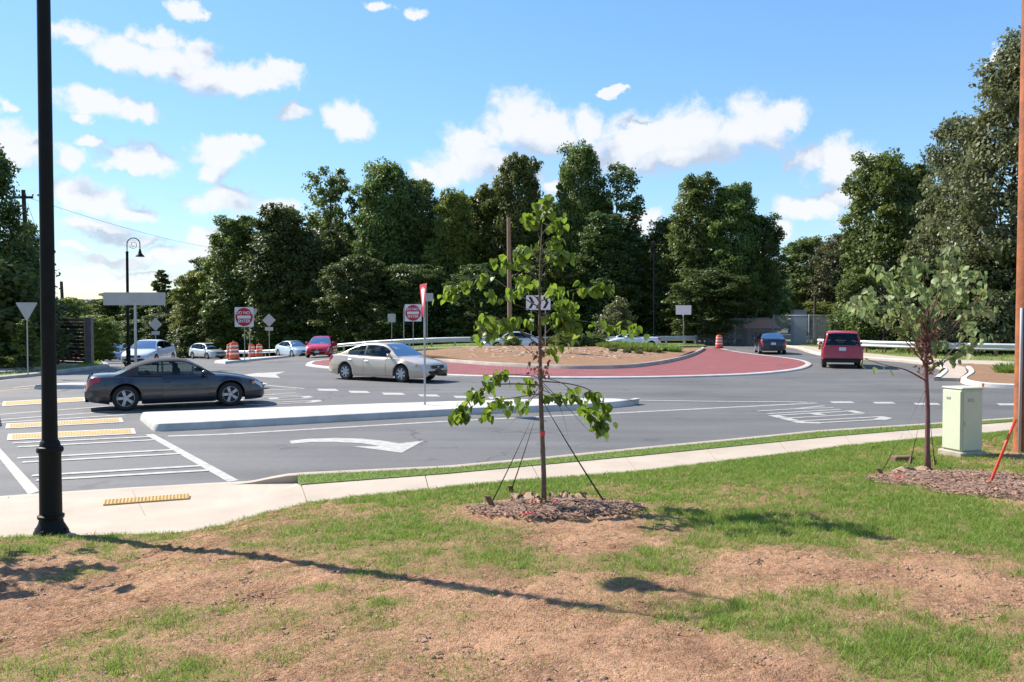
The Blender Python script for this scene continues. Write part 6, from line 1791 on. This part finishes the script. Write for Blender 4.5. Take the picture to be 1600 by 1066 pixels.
#put(1176, 70, (.3, -.95), 'sedan_car', 'black car in the shade left of the dark blue sedan', 'modern', 'paint_black')
# ------------------------------------------------------------------ staked saplings with heart-shaped leaves
pm('sapling_bark', (0.17, 0.12, 0.09), (0.09, 0.065, 0.05), scale=18, rough=0.9, bump=0.5, bscale=60)
pm('sapling_bark_red', (0.20, 0.09, 0.085), (0.12, 0.055, 0.055), scale=18, rough=0.9, bump=0.4, bscale=60)
pm('strap_black', (0.018, 0.018, 0.018), rough=0.7)
pm('stake_wood', (0.24, 0.13, 0.075), (0.14, 0.08, 0.05), scale=12, rough=0.9, bump=.3)
pm('burlap', (0.38, 0.265, 0.175), (0.25, 0.17, 0.11), scale=10, rough=1.0, bump=0.6, bscale=80)
pm('ribbon_red', (0.75, 0.05, 0.06), rough=0.5)
pm('mulch_soil', (0.27, 0.155, 0.10), (0.17, 0.095, 0.065), scale=14, rough=1.0, bump=0.9, bscale=50)
pm('mulch_chip', (0.40, 0.25, 0.17), (0.20, 0.115, 0.08), scale=9, rough=1.0)
leaf_mat('redbud_leaf', (0.11, 0.18, 0.03), (0.25, 0.34, 0.06), 0.52, 0.45, (0.28, 0.42, 0.03))
leaf_mat('redbud_leaf_dusty', (0.16, 0.21, 0.075), (0.34, 0.39, 0.18), 0.45, 0.5, (0.28, 0.36, 0.10))
leaf_mat('withered_leaf', (0.20, 0.085, 0.06), (0.34, 0.17, 0.11), 0.3, 0.6)


def heart_leaf(seed):
    """heart-shaped blade hanging from its stalk at the origin, folded along the midrib"""
    r = np.random.default_rng(seed); n = 7; out = []
    prof = [(0.0, 0.06), (.28, .13), (.47, -.02), (.50, -.25), (.40, -.52), (.20, -.80), (0.0, -1.0)]
    fold, curl = r.uniform(.12, .5), r.uniform(-.25, .5)
    vs = []; mid = []
    for i, (w, z) in enumerate(prof):
        mid.append((0, curl * z * z * .5, z if i else -.04)); 
    for s in (-1, 1):
        for i, (w, z) in enumerate(prof): vs.append((s * w, fold * w + curl * z * z * .5 + r.normal() * .015, z))
    vs = mid + vs; fs = []
    for k, s in ((n, -1), (2 * n, 1)):
        for i in range(n - 1):
            q = (i, i + 1, k + i + 1, k + i); fs.append(q if s > 0 else q[::-1])
    me = MB().add(vs, fs).mesh('leaf', True)
    a = me.attributes.new('tint', 'FLOAT', 'FACE'); a.data.foreach_set('value', np.full(len(me.polygons), r.uniform(0, 1), np.float32))
    return me


LEAF = {m: [] for m in ('redbud_leaf', 'redbud_leaf_dusty', 'withered_leaf')}
for m in LEAF:
    for k in range(7):
        me = heart_leaf(k * 3 + len(m)); me.materials.append(MATS[m]); LEAF[m].append(me)


def sapling(label, base, branches, dead, leaf_m, bark, nleaf, size, seed, trunk_path, trunk_r, group='staked saplings on the lawn'):
    r = random.Random(seed); root = empty('sapling', base, 0, label, 'tree', group); B = Vector(base)
    MB().tube([Vector(p) - B for p in trunk_path], trunk_r, 10).build('trunk', bark, root, True)
    spots = []
    for pts, leafy, rad in branches:
        pts = smooth_poly(pts, False, 5); n = len(pts)
        MB().tube([p - B for p in pts], [rad * (1 - .8 * i / (n - 1)) for i in range(n)], 6).build('branch', bark, root, True)
        if leafy:
            L_ = sum((b - a).length for a, b in zip(pts, pts[1:]))
            for i in range(int(leafy)):
                t = r.uniform(.3, 1.0) ** .62; q = t * (n - 1); k = min(int(q), n - 2); spots.append(pts[k].lerp(pts[k + 1], q - k))
    r.shuffle(spots)
    for i, s in enumerate(spots[:nleaf]):
        o = bpy.data.objects.new('leaf', r.choice(LEAF[leaf_m])); COL.objects.link(o); o.parent = root
        d = Vector((r.gauss(0, .05), r.gauss(0, .05), r.gauss(-.015, .035))); o.location = s + d - B
        o.rotation_euler = (r.gauss(.15, .45), r.gauss(0, .4), r.uniform(0, 6.28)); k = size * r.uniform(.65, 1.25); o.scale = (k, k, k)
    V, F = [], []
    for s in spots[nleaf:]:                  # the leaves beyond the first three hundred, as one part
        me = r.choice(LEAF[leaf_m]); k = size * r.uniform(.65, 1.2); M_ = Matrix.Translation(s - B + Vector((r.gauss(0, .05), r.gauss(0, .05), r.gauss(-.015, .035)))) @ Matrix.Rotation(r.uniform(0, 6.28), 4, 'Z') @ Matrix.Rotation(r.gauss(.1, .45), 4, 'X') @ Matrix.Scale(k, 4)
        o_ = len(V); V += [tuple(M_ @ v.co) for v in me.vertices]; F += [tuple(i + o_ for i in p.vertices) for p in me.polygons]
    if V:
        o = MB().add(V, F).build('leaves', MATS[leaf_m], root, True); o['kind'] = 'stuff'
    for i in range(dead[0]):
        o = bpy.data.objects.new('withered_leaf', r.choice(LEAF['withered_leaf'])); COL.objects.link(o); o.parent = root
        c = Vector(dead[1]) + Vector((r.gauss(0, dead[2]), r.gauss(0, dead[2]), r.gauss(0, dead[3]))); o.location = c - B
        o.rotation_euler = (r.gauss(0, .5), r.gauss(0, .5), r.uniform(0, 6.28)); k = size * r.uniform(.45, .8); o.scale = (k * .6, k, k)
    return root


def branch_px(lst, depth, seed, k=1.0):
    r = random.Random(seed); out = []
    for pts, leafy, rad in lst:
        d1 = r.uniform(-.55, .55); n = len(pts)
        out.append(([at(x, y, depth + d1 * (i / max(1, n - 1))) for i, (x, y) in enumerate(pts)], leafy, rad))
    return out


# near sapling in the middle of the lawn
s1 = LP(850, 792); D1 = s1.y
B1 = [([(845, 602), (800, 600), (757, 606), (722, 640), (714, 652)], 57, .010), ([(846, 615), (800, 622), (770, 628), (755, 648)], 34, .007), ([(846, 590), (800, 585), (770, 590), (745, 615)], 26, .006), ([(846, 596), (890, 600), (925, 612), (945, 640), (938, 668)], 57, .009),
      ([(848, 590), (880, 600), (905, 625), (925, 650)], 31, .006), ([(846, 600), (868, 625), (880, 650), (888, 684)], 0, .004), ([(848, 598), (890, 640), (915, 668), (940, 685)], 0, .004), ([(844, 600), (820, 640), (795, 664)], 0, .004),
      ([(844, 540), (815, 520), (785, 500), (752, 500)], 34, .007), ([(844, 530), (800, 515), (770, 520), (752, 525)], 19, .006), ([(842, 480), (800, 455), (760, 432), (715, 445), (695, 460)], 48, .008), ([(842, 490), (790, 470), (755, 460)], 10, .005),
      ([(844, 500), (870, 478), (893, 470)], 39, .007), ([(845, 530), (868, 505), (888, 490)], 48, .007), ([(845, 545), (870, 520), (885, 505), (897, 510)], 31, .006), ([(846, 470), (890, 455), (925, 448), (955, 447)], 32, .006), ([(846, 490), (900, 500), (950, 508), (995, 510)], 26, .006),
      ([(843, 440), (815, 412), (785, 408)], 31, .006), ([(844, 420), (868, 400), (882, 398)], 26, .006), ([(843, 410), (825, 388), (812, 390)], 21, .005), ([(845, 400), (862, 375), (875, 372)], 16, .005), ([(843, 470), (818, 450), (798, 455)], 21, .005),
      ([(845, 380), (836, 350), (826, 340)], 26, .005), ([(845, 370), (860, 350), (878, 348)], 21, .005), ([(845, 360), (850, 330), (852, 312)], 39, .005), ([(843, 470), (860, 455), (872, 450)], 16, .005), ([(843, 455), (828, 440), (815, 436)], 14, .005), ([(844, 515), (825, 500), (808, 502)], 16, .005), ([(844, 500), (856, 490), (866, 492)], 16, .005), ([(844, 390), (858, 372), (868, 380)], 12, .005), ([(844, 555), (860, 545), (868, 552)], 12, .005), ([(845, 560), (880, 540), (915, 520)], 6, .005), ([(843, 560), (815, 540), (790, 520)], 2, .005),
      ([(844, 615), (825, 625), (800, 635)], 16, .005), ([(848, 610), (860, 615), (872, 625)], 16, .005), ([(844, 575), (830, 590), (822, 605)], 16, .005)]
tp = [at(x, y, D1) for x, y in ((850, 800), (849.5, 740), (847, 680), (845, 620), (844, 560), (843, 480), (844, 410), (847, 350))]
sapling('near staked sapling with drooping heart-shaped leaves in the middle of the lawn', s1, branch_px(B1, D1, 3), (46, at(842, 565, D1), .055, .14), 'redbud_leaf', 'sapling_bark', 290, .083, 4, tp, [.032, .029, .027, .025, .020, .014, .009, .005])
# right sapling
s2 = LP(1450, 738); D2 = s2.y; r = random.Random(12); B2 = [([(1445, 594), (1415, 578), (1380, 570), (1345, 558)], 6, .012), ([(1447, 588), (1475, 560), (1505, 530), (1530, 500)], 12, .012)]
for i in range(30):
    a = i / 29; x1 = 1322 + 238 * a + r.uniform(-12, 12); y1 = r.uniform(405, 560 if a > .3 else 500) + abs(a - .55) * 20
    if i % 5 == 0: y1 = r.uniform(380, 430); x1 = 1447 + (x1 - 1447) * .6
    if i in (3, 8): x1 -= 20; y1 = 470
    y0 = r.uniform(500, 590); x0 = 1449 - (590 - y0) * .05
    B2.append(([(x0, y0), ((x0 + x1) / 2 + r.uniform(-8, 8), (y0 * .45 + y1 * .55)), (x1, y1)], r.randint(12, 20), .008))
B2 += [([(1447, 560), (1410, 490), (1395, 440), (1392, 418)], 16, .008), ([(1446, 570), (1390, 505), (1352, 474), (1335, 466)], 14, .008), ([(1449, 560), (1500, 500), (1530, 465), (1545, 452)], 14, .008)]
B2.append(([(1447, 520), (1468, 450), (1482, 400), (1490, 376)], 18, .009))
tp = [at(x, y, D2) for x, y in ((1450, 745), (1449, 700), (1449.5, 640), (1447, 590), (1446, 540), (1450, 490), (1456, 440))]
sapling('right staked sapling with dense dusty leaves beside the green cabinet', s2, branch_px(B2, D2, 8), (150, at(1448, 540, D2), .075, .2), 'redbud_leaf_dusty', 'sapling_bark_red', 290, .084, 6, tp, [.046, .032, .030, .028, .022, .014, .007])
# a third one just outside the frame: its shade lies on the lawn at lower left
s3 = Vector((-6.05, 7.8, 0)); s3.z = float(lawn_z(s3.x, s3.y)); r = random.Random(5); B3 = []
for i in range(20):
    a = r.uniform(0, 6.28); h = r.uniform(1.7, 2.9); l = r.uniform(.35, .85); p = s3 + Vector((0, 0, h))
    B3.append(([p, p + Vector((math.cos(a) * l * .5, math.sin(a) * l * .5, .18)), p + Vector((math.cos(a) * l, math.sin(a) * l, r.uniform(-.1, .35)))], r.randint(9, 14), .008))
sapling('staked sapling just beyond the left edge, its shade falling on the lawn', s3, B3, (0, s3, .1, .1), 'redbud_leaf', 'sapling_bark', 190, .12, 9, [s3 + Vector((0, 0, z)) for z in (-.05, .6, 1.5, 2.4, 3.1)], [.034, .03, .025, .016, .006])


# mulch rings with chips, burlap, ribbons, stakes and straps
rngm = np.random.default_rng(77)


def mulch(label, c, rx, ry, n, hgt=.05):
    e = empty('mulch_ring', (c.x, c.y, 0), 0, label, 'mulch', 'mulch rings round the saplings')
    rows = []
    for k in np.linspace(0, 1, 10):
        row = []
        for a in np.linspace(0, 2 * math.pi, 49):
            w = 1 + .16 * (float(fbm2(3 + math.cos(a) * 1.3, 5 + math.sin(a) * 1.3, 3, int(c.x * 7) % 9)) - .5) * 2
            x, y = c.x + rx * w * k * math.cos(a), c.y + ry * w * k * math.sin(a); z = float(lawn_z(x, y)) + .022 + hgt * (1 - k ** 2) - .05 * k ** 8 + .02 * (float(fbm2(x * 5, y * 5, 2, 9)) - .5)
            row.append((x - c.x, y - c.y, z))
        rows.append(row)
    MB().grid(rows).build('mound', 'mulch_soil', e, True)
    a = rngm.uniform(0, 6.28, n); k = np.sqrt(rngm.uniform(0, 1, n)) * 1.05; x = c.x + rx * k * np.cos(a); y = c.y + ry * k * np.sin(a); z = lawn_z(x, y) + .03 + hgt * np.clip(1 - k ** 2, 0, 1) + rngm.uniform(0, .012, n)
    t = rngm.uniform(0, 6.28, n); l = rngm.uniform(.012, .06, n); w = rngm.uniform(.003, .009, n); d = np.stack([np.cos(t), np.sin(t), rngm.normal(0, .25, n)], -1) * l[:, None] / 2; s = np.stack([-np.sin(t), np.cos(t), rngm.normal(0, .3, n)], -1) * w[:, None]
    p = np.stack([x - c.x, y - c.y, z], -1); V = np.stack([p - d - s, p + d - s, p + d + s, p - d + s], 1)
    o = mesh_obj('chips', np_mesh('chips', V.reshape(-1, 3), np.arange(4 * n).reshape(-1, 4), 4), 'mulch_chip', e); o['kind'] = 'stuff'
    return e


def drape(name, label, c, rx, ry, seed, m='burlap', cat='fabric', lift=.075):
    r = np.random.default_rng(seed); rows = []
    for v_ in np.linspace(-1, 1, 9):
        row = []
        for u_ in np.linspace(-1, 1, 15):
            x = c.x + rx * u_ + .03 * r.normal() * .5; y = c.y + ry * v_ * (1 - .25 * u_ * u_) + .02 * r.normal()
            row.append((x, y, float(lawn_z(x, y)) + lift + .035 * math.sin(u_ * 7 + seed + v_ * 2) * (1 - .3 * abs(v_)) + .012 * r.normal() - .03 * abs(v_) ** 3))
        rows.append(row)
    return tag(MB().grid(rows).build(name, m, None, True), label, cat)


m1 = LP(868, 797); mulch('brown mulch ring round the near sapling', m1, .92, .50, 3000)
m2 = LP(1480, 750); mulch('brown mulch bed round the right sapling', m2, .95, .6, 2400); m3 = LP(1570, 768)
mulch('bare mulch patch at the foot of the leaning orange post', m3, .8, .55, 1600)
drape('burlap_wrap', 'crumpled brown burlap lying in front of the near sapling trunk', LP(862, 797), .30, .07, 3); drape('burlap_wrap', 'crumpled brown burlap left of the near sapling trunk', LP(820, 785), .16, .12, 5, lift=.07); drape('burlap_wrap', 'crumpled brown burlap right of the near sapling trunk', LP(888, 784), .20, .11, 8, lift=.07)
drape('burlap_wrap', 'torn burlap at the foot of the right sapling', LP(1428, 741), .24, .09, 11, lift=.07)
RIB = [(823, 774, 'red plastic ribbon scrap behind the left burlap'), (836, 786.5, 'red ribbon scrap just left of the near trunk'), (862, 786, 'red ribbon scrap just right of the near trunk'), (823, 804.5, 'red ribbon scrap in front of the near mulch ring'), (1404, 747, 'red ribbon scrap left of the right sapling')]
for i, (x, y, lab) in enumerate(RIB):
    c = LP(x, y, .07); pts = [(c.x + (k - 3) * .022, c.y + random.uniform(-.02, .02), c.z + .01 + .018 * (k % 2)) for k in range(7)]
    mb = MB(); mb.grid([[(a, b - .012, z) for a, b, z in pts], [(a + .01, b + .014, z + .006) for a, b, z in pts]]); tag(mb.build('ribbon_scrap', 'ribbon_red'), lab, 'ribbon', 'red ribbon scraps')
MB().lathe([(.0295, 0), (.0298, .05)], 12, tuple(at(847.5, 681, D1)), cap=False).build('ribbon_band', 'ribbon_red', None, True)
tag(bpy.data.objects['ribbon_band'], 'red band tied round the near sapling trunk', 'ribbon')


def stake(label, foot, top, trunk_pt, w=.055, g='wooden stakes with black straps'):
    e = empty('tree_stake', (foot.x, foot.y, foot.z), 0, label, 'stake', g)
    d = top - foot; ax = d.normalized(); s = Vector((1, 0, 0)) * w / 2; q = Vector((0, 1, 0)) * .018
    vs = [foot - foot + k - ax * .06 for k in (-s - q, s - q, s + q, -s + q)] + [d + k for k in (-s - q, s - q, s + q, -s + q)]
    MB().add(vs, [(3, 2, 1, 0), (4, 5, 6, 7), (0, 1, 5, 4), (1, 2, 6, 5), (2, 3, 7, 6), (3, 0, 4, 7)]).build('wood', 'stake_wood', e)
    a = foot + d * .45 - foot; b = trunk_pt - foot; n = 14; rows = [[], []]
    for k in range(n + 1):
        t = k / n; p = a.lerp(b, t) - Vector((0, 0, .02 * math.sin(math.pi * t))); tw = 1.2 * t + .3; wv = Vector((math.cos(tw), math.sin(tw), .3)) * .010
        rows[0].append(tuple(p - wv)); rows[1].append(tuple(p + wv))
    MB().grid(rows).build('strap', 'strap_black', e)
    return e


tk = at(845, 622, D1)
f_ = LP(773, 797); stake('leaning wooden stake in front of the near sapling, strapped to its trunk', f_, at(761, 775, f_.y), tk, .06)
f_ = LP(943, 788); stake('short stake right of the near sapling, strapped to its trunk', f_, f_ + Vector((.01, 0, .07)), tk, .03)
f_ = LP(800, 772); stake('small grey stake behind the near sapling', f_, f_ + Vector((-.02, 0, .10)), at(845, 625, D1), .055)
tk = at(1448, 605, D2)
f_ = LP(1380, 745); stake('leaning wooden stake left of the right sapling', f_, at(1372, 732, f_.y), tk, .05)
f_ = LP(1460, 728); stake('short stake right behind the right sapling', f_, f_ + Vector((.01, 0, .09)), tk, .03)
f_ = LP(1421, 728); stake('short stake by the brick behind the right sapling', f_, f_ + Vector((.03, 0, .12)), tk, .03)
p = LP(1410, 722); tag(MB().box((p.x, p.y, p.z + .04), (.30, .14, .10), .15, .012).build('brick_block', 'stake_wood'), 'brown block lying in the grass left of the right sapling', 'block')
p = LP(1590, 765); tag(MB().box((p.x, p.y, p.z + .02), (.42, .3, .09), .3, .03).build('flat_stone', 'pad_concrete'), 'flat pale stone at the right edge by the mulch', 'stone')
